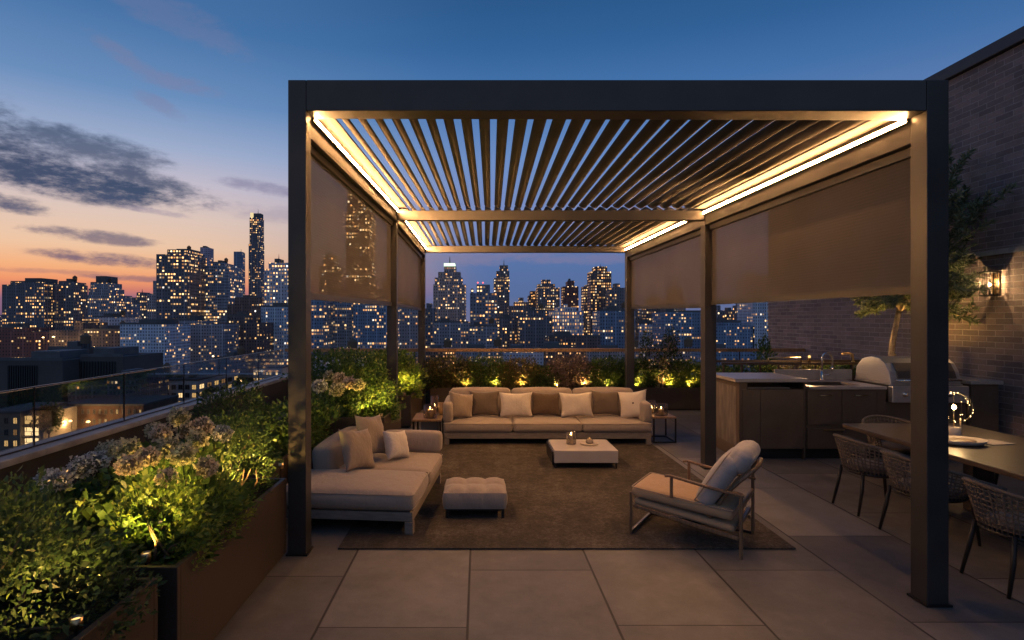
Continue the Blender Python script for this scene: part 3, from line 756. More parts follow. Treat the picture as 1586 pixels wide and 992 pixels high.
def cup(r, h, th=.004):   # open glass cylinder, with thickness
    return [(r * .9, 0), (r, .004), (r, h), (r - th, h), (r - th, .008), (0.001, .008)]
def lantern(label, loc, r, h, cr, chh, lit=1.0, grp='candle lanterns on the low tables', deg=6.0):
    t = thing('candle_lantern', label, 'candle lantern', loc, 0, grp)
    MB().lathe(cup(r, h), 24).build('glass', M['hurricane'], t, True)
    c = MB().lathe([(cr * .95, .0), (cr, .004), (cr, chh - .004), (cr * .9, chh), (cr * .3, chh - .006), (.001, chh - .006)], 18).build('candle', M['wax'], t, True); c.location = (0, 0, .0095)
    MB().tube([(0, 0, chh - .008), (0, 0, chh + .006)], .0012, 5).build('wick', M['black'], c)
    if lit:
        MB().lathe([(.001, chh + .004), (.006, chh + .012), (.0065, chh + .018), (.003, chh + .03), (.0008, chh + .038)], 10).build('flame', M['flame'], c, True)
        lamp('candle_light', 'POINT', (0, 0, chh + .03), lit, (1.0, .56, .2), t, .012)
    return t
lantern('square set glass lantern with pale candles on the coffee table', (1.03, 6.28, .206), .056, .13, .020, .085, .10)
tr = thing('tray', 'small cream tray on the coffee table beside the glass lantern', 'tray', (1.225, 6.27, .206))
MB().lathe([(.07, 0), (.098, .003), (.105, .018), (.10, .018), (.092, .008), (.001, .006)], 28).build('dish', M['ceramic'], tr, True)
jar = thing('jar', 'little lidded stone jar standing on the cream tray', 'jar', (1.235, 6.28, .2125))
MB().lathe([(.028, 0), (.042, .008), (.044, .03), (.034, .042), (.001, .043)], 18).build('body', surf('jar_stone', (.3, .24, .19, 1), .6), jar, True)
MB().lathe([(.02, .0432), (.026, .049), (.010, .056), (.009, .066), (.001, .068)], 14).build('lid', M['wax'], jar, True)

# ------------------------------------------------------------------ side tables
st = thing('side_table', 'low timber topped side table with dark frame left of the long sofa', 'side table', (-.66, 7.48, 0))
MB().box(-.20, .18, -.27, .27, .285, .312).build('tabletop', M['timber'], st, bevel=0.004)
for x in (-.195, .15):
    for y in (-.265, .24): MB().box(x, x + .025, y, y + .025, 0.0135, .2845).build('leg', M['black'], st)
MB().box(-.11, .12, -.05, .18, 0.0135, .26).build('stone_block', M['stone'], st, bevel=0.006)
rt = thing('side_table', 'open cube side table with black frame and timber top right of the long sofa', 'side table', (2.405, 7.47, 0))
MB().box(-.15, .15, -.2, .2, .315, .335).build('tabletop', M['timber'], rt, bevel=0.003)
for x in (-.15, .132):
    for y in (-.2, .182): MB().box(x, x + .018, y, y + .018, 0.0165, .3145).build('leg', M['black'], rt)
MB().box(-.15, .15, -.2, -.182, 0.0015, .016).box(-.15, .15, .182, .2, 0.0015, .016).box(-.15, -.132, -.1815, .1815, 0.0015, .016).box(.132, .15, -.1815, .1815, 0.0015, .016).build('base_frame', M['black'], rt)
lantern('wide glass lantern with a lit amber candle on the left side table', (-.64, 7.35, .313), .088, .165, .045, .10, 1.6)
lantern('taller thin glass lantern behind the lit one on the left side table', (-.60, 7.6, .313), .056, .25, .03, .10, .3)
bowl = thing('bowl', 'small timber bowl at the back of the left side table', 'bowl', (-.505, 7.60, .313))
MB().lathe([(.025, 0), (.045, .02), (.05, .16), (.043, .16), (.038, .02), (.001, .016)], 18).build('bowl', M['timber'], bowl, True)
lantern('glass lantern with two candles on the right side table', (2.40, 7.40, .336), .085, .15, .034, .075, 1.3)
lantern('narrow amber glass lantern at the back of the right side table', (2.33, 7.58, .336), .05, .17, .024, .05, .3)

# ------------------------------------------------------------------ lounge armchair
yaw = math.atan2(.56, -.83)
ac = thing('lounge_chair', 'timber framed lounge chair with pale cushions, seen from its back corner', 'armchair', (1.745, 3.74, 0), yaw)
# local x runs from back to front, local y (negative) across to the far side
AL, AW = .75, .50
TB = M['chair_timber']
def seg(pts, r, name, mat=TB, n=8): return MB().tube(pts, r, n).build(name, mat, ac, True)
for y in (0, -AW):
    MB().bar((0, y, 0.001 if y == 0 else .0135), (0, y, .43 if y == 0 else .545), .022, .022, (1, 0, 0)).build('rear_leg', TB, ac, bevel=0.006)
    MB().bar((AL, y, 0.0135), (AL, y, .325), .020, .022, (1, 0, 0)).build('front_leg', TB, ac, bevel=0.006)
    MB().bar((.015, y, .135), (AL - .014, y, .225), .016, .026).build('side_rail', TB, ac, bevel=0.005)
    pts = [(-.02, y, .425), (.10, y, .435), (.24, y, .452), (.38, y, .474), (.47, y, .486), (.50, y, .478)]
    mb = MB()
    for i in range(len(pts) - 1): mb.bar(pts[i], (pts[i + 1][0] + .002, pts[i + 1][1], pts[i + 1][2]), .030 - .002 * i, .018)
    mb.build('armrest', TB, ac, bevel=0.006)
    MB().bar((.455, y, .33), (.455, y, .475), .02, .022, (1, 0, 0)).build('arm_post', TB, ac, bevel=0.004)
MB().bar((AL, -.014, .03), (AL, -AW + .014, .03), .018, .02).build('front_stretcher', M['timber_dark'], ac)
MB().bar((0, -.014, .34), (0, -AW + .014, .34), .02, .03).build('back_stretcher', TB, ac, bevel=0.005)
MB().bar((.02, -.014, .205), (.02, -AW + .014, .205), .02, .025).build('seat_stretcher', M['timber_dark'], ac)
MB().bar((0, -AW, .024), (AL, -AW, .024), .016, .018).build('floor_runner', M['black'], ac)
# sling back frame
bt = lambda f: (lerp(.22, -.06, f), lerp(.20, .585, f))
for y in (-.06, -AW + .06):
    p = [(bt(f)[0] + .03 * math.sin(math.pi * f), y, bt(f)[1]) for f in (0, .25, .5, .75, 1)]
    seg(p, .013, 'back_upright')
seg([(bt(1)[0], -.05, bt(1)[1]), (bt(1)[0] - .012, -AW / 2, bt(1)[1] + .004), (bt(1)[0], -AW + .05, bt(1)[1])], .016, 'top_rail')
mb = MB()
for k in range(7):
    f = .12 + k * .12; x, z = bt(f); x += .03 * math.sin(math.pi * f) + .004
    mb.bar((x, -.065, z), (x, -AW + .065, z), .004, .028)
mb.build('back_webbing', M['pillow_sand'], ac)
c = put(puff(.70, .47, .075, .028, .014, 12).build('seat_cushion', M['pale_seat'], ac, True), (.405, -AW / 2, .297), (0, R(-4.5), 0)); piping(.70, .47, .034).build('piping', M['piping'], c, True)
c = put(puff(.70, .46, .045, .02, .006, 12).build('seat_pad', M['pale_seat'], ac, True), (.39, -AW / 2, .215), (0, R(-6), 0))
c = put(puff(.40, .46, .12, .045, .03, 12).build('back_cushion', M['grey_cushion'], ac, True), (.158, -AW / 2, .475), (0, R(58), 0)); piping(.40, .46, .05).build('piping', M['piping'], c, True)
hp = put(puff(.17, .42, .12, .05, .03, 12).build('head_cushion', M['grey_cushion'], ac, True), (.015, -AW / 2, .635), (0, R(58), 0))

# ------------------------------------------------------------------ outdoor kitchen
KY = 6.41
ki = thing('kitchen_island', 'bronze end cabinet of the outdoor kitchen with pale overhanging counter and ribbed side', 'cabinet', (2.97, KY, 0))
x1 = .735
MB().box(.03, x1, .012, .68, .12, .80).build('carcass', M['cabinet'], ki)
MB().box(.05, x1 - .004, .05, .66, 0.001, .119).build('plinth', M['plinth'], ki)
MB().box(-.06, x1 + .03, -.035, .72, .885, .925).build('countertop', M['stone'], ki, bevel=0.005)
MB().box(.0, .03, .0, .70, 0.001, .884).build('side_panel', M['cabinet'], ki)
MB().box(x1 + .001, x1 + .02, .0, .70, 0.001, .884).build('side_panel', M['cabinet'], ki)
MB().box(-.004, -.001, .07, .62, .14, .82).build('stone_inlay', surf('ribbed_stone', (.17, .14, .115, 1), .55, 0, .35, 3, .2, 30, stretch=(1, 5, 1.2)), ki)
MB().box(.031, .10, .02, .60, .801, .883).box(.14, x1 - .02, .55, .60, .801, .883).build('counter_support', M['cabinet'], ki)
put(MB().box(.14, .62, .08, .50, .803, .812).build('shelf', M['stone'], ki), (0, 0, 0))
MB().box(.034, .235, -.006, .011, .124, .795).build('door', M['cabinet'], ki, bevel=0.002)
MB().box(.239, x1 - .004, -.006, .011, .124, .795).build('door', M['cabinet'], ki, bevel=0.002)

su = thing('sink_cabinet', 'bronze sink cabinet with brass pulls between the end cabinet and the grill', 'cabinet', (3.735, KY, 0))
SW = .90
MB().box(.004, SW, .012, .68, .12, .70).build('carcass', M['cabinet'], su)
MB().box(.004, SW, .06, .66, 0.001, .119).build('plinth', M['plinth'], su)
mb = MB().box(.024, SW, -.03, .09, .805, .835).box(.024, SW, .50, .68, .805, .835).box(.024, .10, .091, .499, .805, .835).box(SW - .2, SW, .091, .499, .805, .835); mb.build('countertop', M['stone'], su)
MB().box(.004, SW, .012, .08, .701, .804).build('apron', M['cabinet'], su)
MB().box(.10, SW - .2, .10, .49, .70, .715).box(.09, .099, .09, .5, .70, .832).box(SW - .199, SW - .19, .09, .5, .70, .832).box(.1, SW - .2, .491, .499, .70, .832).build('basin', M['steel_dark'], su)
MB().box(.004, SW + .08, .69, .72, .836, .965).build('splashback', M['stone'], su, bevel=0.003)
for (a, b, z0, z1, hz) in ((.012, .40, .40, .795, .735), (.408, .80, .124, .795, .735), (.012, .40, .124, .355, .335)):
    dr = MB().box(a, b, -.006, .011, z0, z1).build('door' if z0 > .2 or a > .3 else 'drawer', M['cabinet'], su, bevel=0.002)
    c = (a + b) / 2
    if z1 < .5: MB().box(c - .02, b + .02, -.03, -.007, hz, hz + .018).build('handle', M['brass'], dr, bevel=0.003)
    else: MB().tube([(c - .07, -.007, hz), (c - .07, -.03, hz), (c + .07, -.03, hz), (c + .07, -.007, hz)], .006, 8).build('handle', M['brass'], dr, True)
MB().box(.804, SW, -.006, .011, .124, .795).build('filler_panel', M['cabinet'], su)

def gooseneck(r, h, reach, mat):
    pts = [(0, 0, 0), (0, 0, h - r)]
    for q in range(1, 9):
        a = math.pi * (1 - q / 8); pts.append((reach * (1 + math.cos(a)) / 2 * 1.0, 0, h - r + r * math.sin(a)))
    pts.append((reach, 0, h - r - .10))
    return pts
fa = thing('faucet', 'tall gooseneck faucet standing behind the sink', 'faucet', (4.27, 6.995, .836))
MB().tube(gooseneck(.07, .345, .13, 0), .011, 10).build('spout', M['chrome'], fa, True)
MB().lathe([(.026, 0), (.026, .02), (.016, .03), (.015, .12), (.001, .12)], 16).build('base', M['chrome'], fa, True)
MB().lathe([(.014, 0), (.016, .05), (.01, .052), (.001, .052)], 12, (.13, 0, .12)).build('spray_head', M['chrome'], fa, True)
MB().tube([(.012, 0, .07), (.06, -.02, .075), (.10, -.03, .085)], .006, 8).build('lever', M['chrome'], fa, True)

gr = thing('grill', 'stainless steel built in grill with rounded hood and knobs', 'grill', (4.66, KY, 0))
GW = .86
prof = [(.02, .86), (.05, 1.0), (.11, 1.09), (.20, 1.145), (.34, 1.16), (.50, 1.12), (.60, 1.02), (.63, .86)]
def extr(prof, a, b):
    n = len(prof); return MB().add([(a, y, z) for y, z in prof] + [(b, y, z) for y, z in prof], [(j, j + n, (j + 1) % n + n, (j + 1) % n) for j in range(n)] + [tuple(range(n)), tuple(range(n, 2 * n))[::-1]])
hd = extr(prof, .05, GW).build('hood', M['steel'], gr, bevel=0.006)
fp = [(.012, .925), (.043, 1.005), (.105, 1.096)]
mb = MB()
for i in range(2):
    (y0, z0), (y1, z1) = fp[i], fp[i + 1]
    mb.add([(.13, y0 - .004, z0), (GW - .06, y0 - .004, z0), (GW - .06, y1 - .004, z1), (.13, y1 - .004, z1), (.13, y0 + .02, z0), (GW - .06, y0 + .02, z0), (GW - .06, y1 + .02, z1), (.13, y1 + .02, z1)], [(0, 1, 2, 3), (7, 6, 5, 4), (0, 4, 5, 1), (1, 5, 6, 2), (2, 6, 7, 3), (3, 7, 4, 0)])
mb.build('hood_panel', M['steel_dark'], hd)
MB().tube([(.10, .01, .905), (.10, -.03, .905), (GW - .04, -.03, .905), (GW - .04, .01, .905)], .011, 10).build('handle', M['chrome'], hd, True)
MB().box(.05, GW, .0, .64, .845, .858).build('rim', M['steel'], gr, bevel=0.002)
MB().box(.02, GW + .03, -.05, .02, .655, .842).build('control_panel', M['steel'], gr, bevel=0.008)
for x in (.16, .33, .50, .67):
    k = put(MB().lathe([(.03, 0), (.03, .008), (.02, .012), (.018, .035), (.001, .037)], 18).build('knob', M['chrome'], gr, True), (x, -.051, .75), (R(90), 0, 0))
    put(MB().box(-.004, .004, -.022, .022, .034, .048).build('grip', M['chrome'], k), (0, 0, 0))
MB().box(.05, GW, .021, .62, .66, .844).build('firebox', M['steel_dark'], gr)
MB().box(.0, GW + .06, .03, .68, .12, .65).build('base_cabinet', M['cabinet'], gr)
MB().box(.0, GW + .06, .07, .66, 0.001, .119).build('plinth', M['plinth'], gr)

rc = thing('counter_cabinet', 'dark plain cabinet with pale counter between the grill and the brick wall', 'cabinet', (5.60, KY, 0))
MB().box(0, .335, .012, .68, 0.001, .858).build('carcass', M['cabinet'], rc)
MB().box(-.01, .36, -.03, .70, .86, .90).build('countertop', M['stone'], rc, bevel=0.004)
MB().box(.012, .325, -.006, .0105, .1, .85).build('door', M['cabinet'], rc, bevel=0.002)
MB().box(-.01, .36, .702, .73, .86, .985).build('splashback', M['stone'], rc, bevel=0.003)

# trough of ivy behind the kitchen
tb = thing('trough_planter', 'long low slatted timber trough of trailing plants behind the sink', 'planter', (3.30, 7.62, 0))
mb = MB().box(0, 2.75, 0, .02, .60, .84).box(0, 2.75, .38, .40, .60, .84).box(0, .02, .021, .379, .60, .84).box(2.73, 2.75, .021, .379, .60, .84).box(.021, 2.729, .021, .379, .60, .70)
mb.build('box', M['timber_dark'], tb)
MB().box(-.02, 2.77, -.03, .0, .985, 1.02).box(-.02, 2.77, .40, .43, .985, 1.02).build('top_rail', M['timber_dark'], tb, bevel=0.003)
for k in range(12): MB().box(.0 + k * .248, .02 + k * .248, -.028, -.002, .60, .984).build('upright', M['timber_dark'], tb)
MB().box(.1, 2.65, .05, .35, 0.001, .598).build('stand', M['plinth'], tb)
MB().box(.022, 2.728, .022, .378, .702, .80).build('soil', M['soil'], tb)
ta = thing('outdoor_tap', 'curved brass shower tap rising from the trough rail beside the grill hood', 'tap', (4.94, 7.60, 1.021))
MB().tube([(.12, 0, 0), (.12, 0, .07)] + [(.07 + .05 * math.cos(a), 0, .07 + .05 * math.sin(a)) for a in (.4, .8, 1.2, 1.57)] + [(-.02, 0, .125), (-.03, 0, .10)], .013, 10).build('spout', M['brass'], ta, True)
MB().lathe([(.022, 0), (.022, .015), (.001, .016)], 14, (.12, 0, 0)).build('base', M['brass'], ta, True)
tp2 = thing('bollard_light', 'short brass post light on the trough rail left of the faucet', 'light', (4.47, 7.602, 1.021))
MB().lathe([(.016, 0), (.014, .05), (.02, .055), (.02, .058), (.001, .06)], 14).build('post', M['brass'], tp2, True)
MB().lathe([(.016, .0602), (.017, .075), (.012, .09), (.001, .093)], 14).build('lamp', M['lens'], tp2, True)
lamp('rail_light', 'POINT', (0, 0, .16), 9.0, (1.0, .6, .27), tp2, .02)
br_ = thing('towel_rail', 'low brass rail on two posts above the trough of plants', 'rail', (3.92, 7.602, 1.021))
MB().tube([(0, 0, 0), (0, 0, .06), (.44, 0, .06), (.44, 0, 0)], .011, 8).build('bar', M['brass'], br_, True)

# ------------------------------------------------------------------ dining table, chairs
dt = thing('dining_table', 'long dark walnut dining table running out of the picture', 'table', (3.97, 3.55, 0))
MB().box(-.55, .55, -1.9, 1.75, .582, .62).build('tabletop', M['timber_dark'], dt, bevel=0.006)
for y in (-1.2, 1.15): MB().box(-.30, -.12, y - .05, y + .05, 0.001, .58).box(.12, .30, y - .05, y + .05, 0.001, .58).build('pedestal', M['timber_dark'], dt, bevel=0.004)
MB().box(-.05, .05, -1.14, 1.09, .48, .58).build('under_rail', M['timber_dark'], dt)

def tub(th, f):      # th: angle round the back (0 = back centre), f: 0 bottom .. 1 rim
    a = abs(th) / R(112)
    zt = lerp(.615, .50, a ** 1.6); zb = .335
    rx = lerp(.215, .285, f); ry = lerp(.215, .275, f)
    return Vector((-math.cos(th) * rx + .03, math.sin(th) * ry, lerp(zb, zt, f)))
def make_chair():
    t = thing('dining_chair', 'x', 'chair', (0, 0, 0), 0, 'woven dining chairs round the table')
    mb = MB(); A = R(112)
    for k in range(1, 9):
        f = k / 9; mb.tube([tub(-A + 2 * A * q / 20, f) for q in range(21)], .0048, 4)
    for k in range(33):
        th = -A + 2 * A * k / 32; wob = .018 * math.sin(k * 2.1)
        mb.tube([tub(th + wob * math.sin(3 * f), f) for f in (0, .25, .5, .75, 1)], .0058, 4)
    mb.build('woven_back', M['rope'], t, True)
    MB().tube([tub(-A + 2 * A * q / 24, 1.0) for q in range(25)], .0125, 8).build('rim', M['rope'], t, True)
    MB().tube([tub(-A + 2 * A * q / 24, -.02) for q in range(25)], .010, 6).build('lower_rim', M['black'], t, True)
    MB().lathe([(.20, .318), (.222, .324), (.225, .338), (.21, .346), (.001, .350)], 26, (.03, 0, 0)).build('seat', M['black'], t, True)
    MB().lathe([(.19, .351), (.205, .362), (.205, .375), (.18, .388), (.001, .392)], 26, (.03, 0, 0)).build('seat_pad', M['pillow_taupe'], t, True)
    for s in (-1, 1):
        MB().tube([(-.155, s * .135, .345), (-.175, s * .15, .20), (-.215, s * .165, 0.002)], [.013, .014, .010], 8).build('leg', M['black'], t, True)
        MB().tube([(.215, s * .15, .34), (.235, s * .16, .18), (.255, s * .168, 0.002)], [.013, .014, .010], 8).build('leg', M['black'], t, True)
    return t
spots = [((3.29, 4.72), 0, 'woven rope dining chair nearest the sink cabinet, back to the lounge'), ((3.27, 4.12), 2, 'woven rope dining chair partly hidden by the right front post'),
         ((3.25, 3.37), -2, 'woven rope dining chair at the picture edge in front of the right post'), ((4.06, 5.48), -90, 'woven dining chair at the far end of the table, only its rim showing'),
         ((4.72, 4.72), 180, 'woven dining chair on the wall side of the table behind the plate'), ((4.72, 3.95), 180, 'woven dining chair on the wall side of the table at the picture edge')]
proto = make_chair()
for i, ((x, y), a, lb) in enumerate(spots):
    if i == 0: proto.location = (x, y, 0); proto.rotation_euler = (0, 0, R(a)); proto['label'] = lb
    else: dup(proto, (x, y, 0), R(a), lb)

pl = thing('serving_dish', 'oval cream serving dish with a timber insert on the dining table', 'dish', (3.80, 4.43, .6205))
d_ = MB().lathe([(.10, 0), (.155, .006), (.185, .035), (.178, .037), (.15, .014), (.001, .012)], 36).build('dish', M['ceramic'], pl, True); d_.scale = (1, .72, 1)
MB().lathe([(.105, .0125), (.11, .016), (.11, .028), (.10, .03), (.001, .03)], 30).build('insert', M['timber'], pl, True).scale = (1, .7, 1)
nk = MB().add([(3.99, 4.36, .6215), (4.2, 4.40, .6215), (4.16, 4.58, .6215), (3.97, 4.54, .6215), (3.99, 4.36, .6255), (4.2, 4.40, .6255), (4.16, 4.58, .6255), (3.97, 4.54, .6255)], [(3, 2, 1, 0), (4, 5, 6, 7), (0, 1, 5, 4), (1, 2, 6, 5), (2, 3, 7, 6), (3, 0, 4, 7)]).build('napkin', M['paper'])
tag(nk, 'folded cream napkin lying right of the serving dish', 'napkin')
nk2 = MB().box(3.98, 4.24, 4.93, 5.07, .6205, .624).build('place_mat', M['timber']); tag(nk2, 'small timber place mat behind the glowing globe lamp', 'place mat')
gl = thing('globe_lamp', 'wire globe table lamp of fairy lights glowing beside the post', 'lamp', (3.94, 4.66, .6205))
MB().lathe([(.045, 0), (.048, .006), (.048, .085), (.04, .09), (.001, .09)], 20).build('base', M['ceramic'], gl, True)
MB().tube([(.055, .0, .0), (.055, .0, .16)], .007, 8).tube([(0, 0, .09), (0, 0, .24)], .005, 8).build('stem', M['brass'], gl, True)
rng = np.random.RandomState(5); w_ = MB(); bl = MB(); C0 = Vector((0, 0, .25))
for k in range(7):
    a = math.pi * k / 7; q = .118 + .008 * rng.rand()
    w_.tube([C0 + Vector((math.cos(a) * math.sin(t), math.sin(a) * math.sin(t), math.cos(t))) * q for t in [2 * math.pi * m / 20 for m in range(20)]], .0008, 4, closed=True)
    for m in range(6):
        t = 2 * math.pi * (m + rng.rand()) / 6
        bl.lathe([(.001, -.003), (.003, 0), (.001, .003)], 6, tuple(C0 + Vector((math.cos(a) * math.sin(t), math.sin(a) * math.sin(t), math.cos(t))) * q))
w_.build('wires', M['black'], gl); bl.build('fairy_bulbs', M['fairy'], gl)
MB().lathe([(.001, -.018), (.013, -.01), (.016, .004), (.008, .018), (.001, .022)], 12, (0, 0, .25)).build('bulb', M['bulb'], gl, True)
lamp('globe_light', 'POINT', (0, 0, .29), 5.5, (1.0, .6, .25), gl, .02)

# wall lantern
wl = thing('wall_lantern', 'caged wall lantern glowing on the brick wall beside the tree', 'wall light', (WX - .001, 6.62, 1.90))
MB().box(-.02, 0, -.06, .06, .0, .28).build('back_plate', M['brass'], wl, bevel=0.003)
MB().box(-.17, -.0205, -.085, .085, -.03, -.012).build('bottom_tray', M['black'], wl); MB().box(-.19, -.0205, -.10, .10, .292, .31).build('top_cap', M['black'], wl)
mb = MB()
for y in (-.08, 0, .08): mb.box(-.168, -.160, y - .004, y + .004, -.0115, .2915)
for x in (-.115, -.065):
    for y in (-.08, .08): mb.box(x - .004, x + .004, y - .004, y + .004, -.0115, .2915)
for z in (.06, .14, .22): mb.box(-.1595, -.03, -.083, -.077, z, z + .006).box(-.1595, -.03, .077, .083, z, z + .006).box(-.168, -.1605, -.075, .075, z + .0065, z + .0125)
mb.build('cage', M['black'], wl)
MB().lathe([(.001, 0), (.012, .01), (.014, .04), (.006, .06), (.001, .062)], 12, (-.095, 0, .10)).build('bulb', M['bulb'], wl, True)
MB().lathe([(.012, 0), (.012, .11), (.001, .11)], 10, (-.095, 0, -.0115)).build('lamp_holder', M['black'], wl, True)
wl.scale = (.85, .85, .85)
lamp('lantern_light', 'POINT', (-.12, 0, .16), 13.0, (1.0, .60, .26), wl, .015)

# ------------------------------------------------------------------ planters
def planter(label, x0, x1, y0, y1, h, rz=0.0):
    cx, cy_ = (x0 + x1) / 2, (y0 + y1) / 2; w, d = (x1 - x0) / 2, (y1 - y0) / 2
    t = thing('planter', label, 'planter', (cx, cy_, 0), rz); k = .028
    MB().box(-w, w, -d, -d + k, .03, h).box(-w, w, d - k, d, .03, h).box(-w, -w + k, -d + k + .0005, d - k - .0005, .03, h).box(w - k, w, -d + k + .0005, d - k - .0005, .03, h).build('box', M['planter'], t, bevel=0.003)
    MB().box(-w + .03, w - .03, -d + .03, d - .03, 0.001, .0295).build('base', M['plinth'], t)
    MB().box(-w + k + .001, w - k - .001, -d + k + .001, d - k - .001, .032, h - .06).build('soil', M['soil'], t)
    return t
planter('nearest bronze planter at the bottom left corner of the terrace', -2.5, -1.335, .45, 2.335, .53)
planter('bronze planter with hydrangeas in front of the left pergola post', -2.5, -1.30, 2.42, 3.79, .53)
planter('planter box behind the back of the chaise sofa', -2.5, -1.62, 4.15, 5.58, .45)
planter('planter lit olive green at the far end of the chaise sofa', -2.0, -.935, 5.72, 6.6, .60, R(-3))
planter('tall bronze planter in the corner left of the candle table', -2.0, -1.0, 8.24, 9.85, .48)
planter('long dark planter behind the left half of the long sofa', -.86, 1.46, 9.85, 10.3, .40)
planter('long dark planter behind the right side table', 1.50, 4.35, 9.85, 10.3, .40)

# ------------------------------------------------------------------ plants
CLEAR = [(-1.50, 2.53, .56), (-1.62, 2.86, .58), (-1.85, 2.62, .58), (-1.60, 3.15, .60), (-1.40, 3.36, .56), (-1.42, 1.98, .56), (-1.98, 1.72, .56), (-1.50, 1.70, .56), (-1.56, 4.42, .48), (-1.10, 5.56, .64), (-1.02, 5.84, .62), (-1.12, 8.42, .51)]
def prune(V, tone, c):      # the lamps sit in small clearings; nothing grows through the sofa
    n = len(V) // 4; P = V.reshape(n, 4, 3)[:, 0] + np.array(c); keep = np.ones(n, bool)
    for x, y, z in CLEAR: keep &= ((P[:, 0] - x) ** 2 + (P[:, 1] - y) ** 2 + ((P[:, 2] - z - .03) * .8) ** 2) > .135 ** 2
    keep &= ~((P[:, 0] > -1.47) & (P[:, 1] > 4.1) & (P[:, 1] < 5.68) & (P[:, 2] < .66))
    return V.reshape(n, 4, 3)[keep].reshape(-1, 3), tone[keep]
SEED = [100]
def bush(name, label, cat, c, blobs, n, ln, wd, mat, stems=6, group=None, base_z=.47, heads=None, extra=None, bark='bark', updir=.35, shell=.66, stem_r=.008):
    """c: root of the plant; blobs are given relative to it."""
    SEED[0] += 1; rng = np.random.RandomState(SEED[0])
    t = thing(name, label, cat, c, 0, group)
    V, tone = leaf_arrays(rng, blobs, n, ln, wd, shell, updir)
    V[:, 2] = np.maximum(V[:, 2], 0.004); V, tone = prune(V, tone, c)
    link('foliage', leaf_mesh('foliage', V, tone, M[mat]), t)
    if extra:
        m2, n2 = extra; V, tone = leaf_arrays(rng, blobs, n2, ln * .8, wd * .8, .75, .6); V[:, 2] = np.maximum(V[:, 2], 0.004); V, tone = prune(V, tone, c)
        link('young_leaves', leaf_mesh('young_leaves', V, tone, M[m2]), t)
    mb = MB()
    for k in range(stems):
        b = blobs[rng.randint(len(blobs))]; e = Vector((b[0] + b[3] * rng.uniform(-.6, .6), b[1] + b[4] * rng.uniform(-.6, .6), b[2] + b[5] * rng.uniform(-.1, .7)))
        s0 = Vector((rng.uniform(-.06, .06), rng.uniform(-.06, .06), -.02)); md = (s0 + e) / 2 + Vector((rng.uniform(-.05, .05), rng.uniform(-.05, .05), .03))
        mb.tube([s0, s0.lerp(md, .55), md, md.lerp(e, .6), e], [stem_r, stem_r * .9, stem_r * .7, stem_r * .5, stem_r * .25], 5)
    mb.build('stems', M[bark], t, True)
    for hd in heads or []:
        x, y, z, r, mt = hd[:5]; r *= 1.12; z += .02
        hrng = np.random.RandomState(int(abs(x * 977 + y * 613 + z * 331)) + SEED[0])
        V, tone = leaf_arrays(hrng, [(0, 0, 0, r * .95, r * .95, r * .78)], 420, r * .27, r * .27, .88, .15, 0)
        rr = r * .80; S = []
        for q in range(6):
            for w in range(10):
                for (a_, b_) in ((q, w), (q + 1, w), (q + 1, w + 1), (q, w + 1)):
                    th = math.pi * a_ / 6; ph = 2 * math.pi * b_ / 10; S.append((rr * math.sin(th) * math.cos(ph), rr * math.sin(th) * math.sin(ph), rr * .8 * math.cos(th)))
        V = np.concatenate([V * .86, np.array(S) * .86]); tone = np.concatenate([tone, np.zeros(60)])  # dark core: shade between the florets put into its colour
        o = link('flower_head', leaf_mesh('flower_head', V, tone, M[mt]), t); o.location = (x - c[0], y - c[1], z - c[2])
        st = MB().tube([(0, 0, -r * .4), (hrng.uniform(-.03, .03), hrng.uniform(-.02, .03), -r - .12), (hrng.uniform(-.05, .05), hrng.uniform(-.05, .05), -r - .28)], .004, 5).build('flower_stem', M['leaf_green'], o)
    return t

def H(px, py, d, r, mt): return (PX(px, d), d, PZ(py, d), r, mt)
# near planter
bush('shrub', 'dark fine leaved shrub filling the nearest planter', 'shrub', (-1.78, 2.0, .47), [(.02, -.02, .16, .44, .33, .34), (.14, .08, .02, .38, .26, .26), (-.30, -.1, .18, .3, .3, .3)], 17000, .030, .0135, 'leaf_dark', 12, extra=('leaf_green', 3500))
bush('shrub', 'green leafy shrub at the very bottom left of the picture', 'shrub', (-1.75, 1.35, .47), [(.0, .0, .06, .46, .36, .28), (.2, .2, .0, .3, .22, .2)], 9000, .032, .015, 'leaf_green', 10)
bush('shrub', 'yellow green shrub lit from below at the left picture edge', 'shrub', (-2.25, 2.15, .47), [(-.05, 0, .12, .36, .3, .34), (.18, -.2, .05, .25, .2, .25)], 9000, .030, .014, 'leaf_lime', 10)
# hydrangea planter
heads = [H(88, 752, 2.75, .062, 'petal_mauve'), H(126, 730, 2.9, .062, 'petal_mauve'), H(150, 722, 2.95, .06, 'petal_mauve'), H(72, 748, 3.0, .055, 'petal_mauve'), H(200, 728, 2.72, .058, 'petal_pink')]
bush('hydrangea', 'hydrangea with greyed mauve flower heads, leftmost of the flowering shrubs', 'hydrangea', (-2.05, 2.85, .47), [(.0, .0, .04, .40, .30, .22), (.25, -.2, .0, .3, .2, .20)], 5200, .058, .034, 'leaf_green', 12, heads=heads)
heads = [H(228, 715, 2.85, .056, 'petal_pink'), H(198, 703, 3.0, .066, 'petal_cream'), H(180, 702, 3.15, .055, 'petal_cream'), H(165, 703, 3.25, .055, 'petal_cream'), H(250, 678, 3.2, .055, 'petal_pink'), H(277, 652, 3.3, .060, 'petal_cream'), H(262, 700, 3.0, .062, 'petal_cream'), H(283, 712, 2.92, .062, 'petal_cream'), H(306, 687, 3.1, .056, 'petal_cream'), H(313, 666, 3.35, .06, 'petal_pink'), H(290, 672, 3.45, .06, 'petal_pink'), H(345, 678, 3.4, .056, 'petal_mauve'), H(258, 747, 2.75, .05, 'petal_pink'), H(320, 730, 2.95, .058, 'petal_pink'), H(240, 672, 3.45, .055, 'petal_cream')]
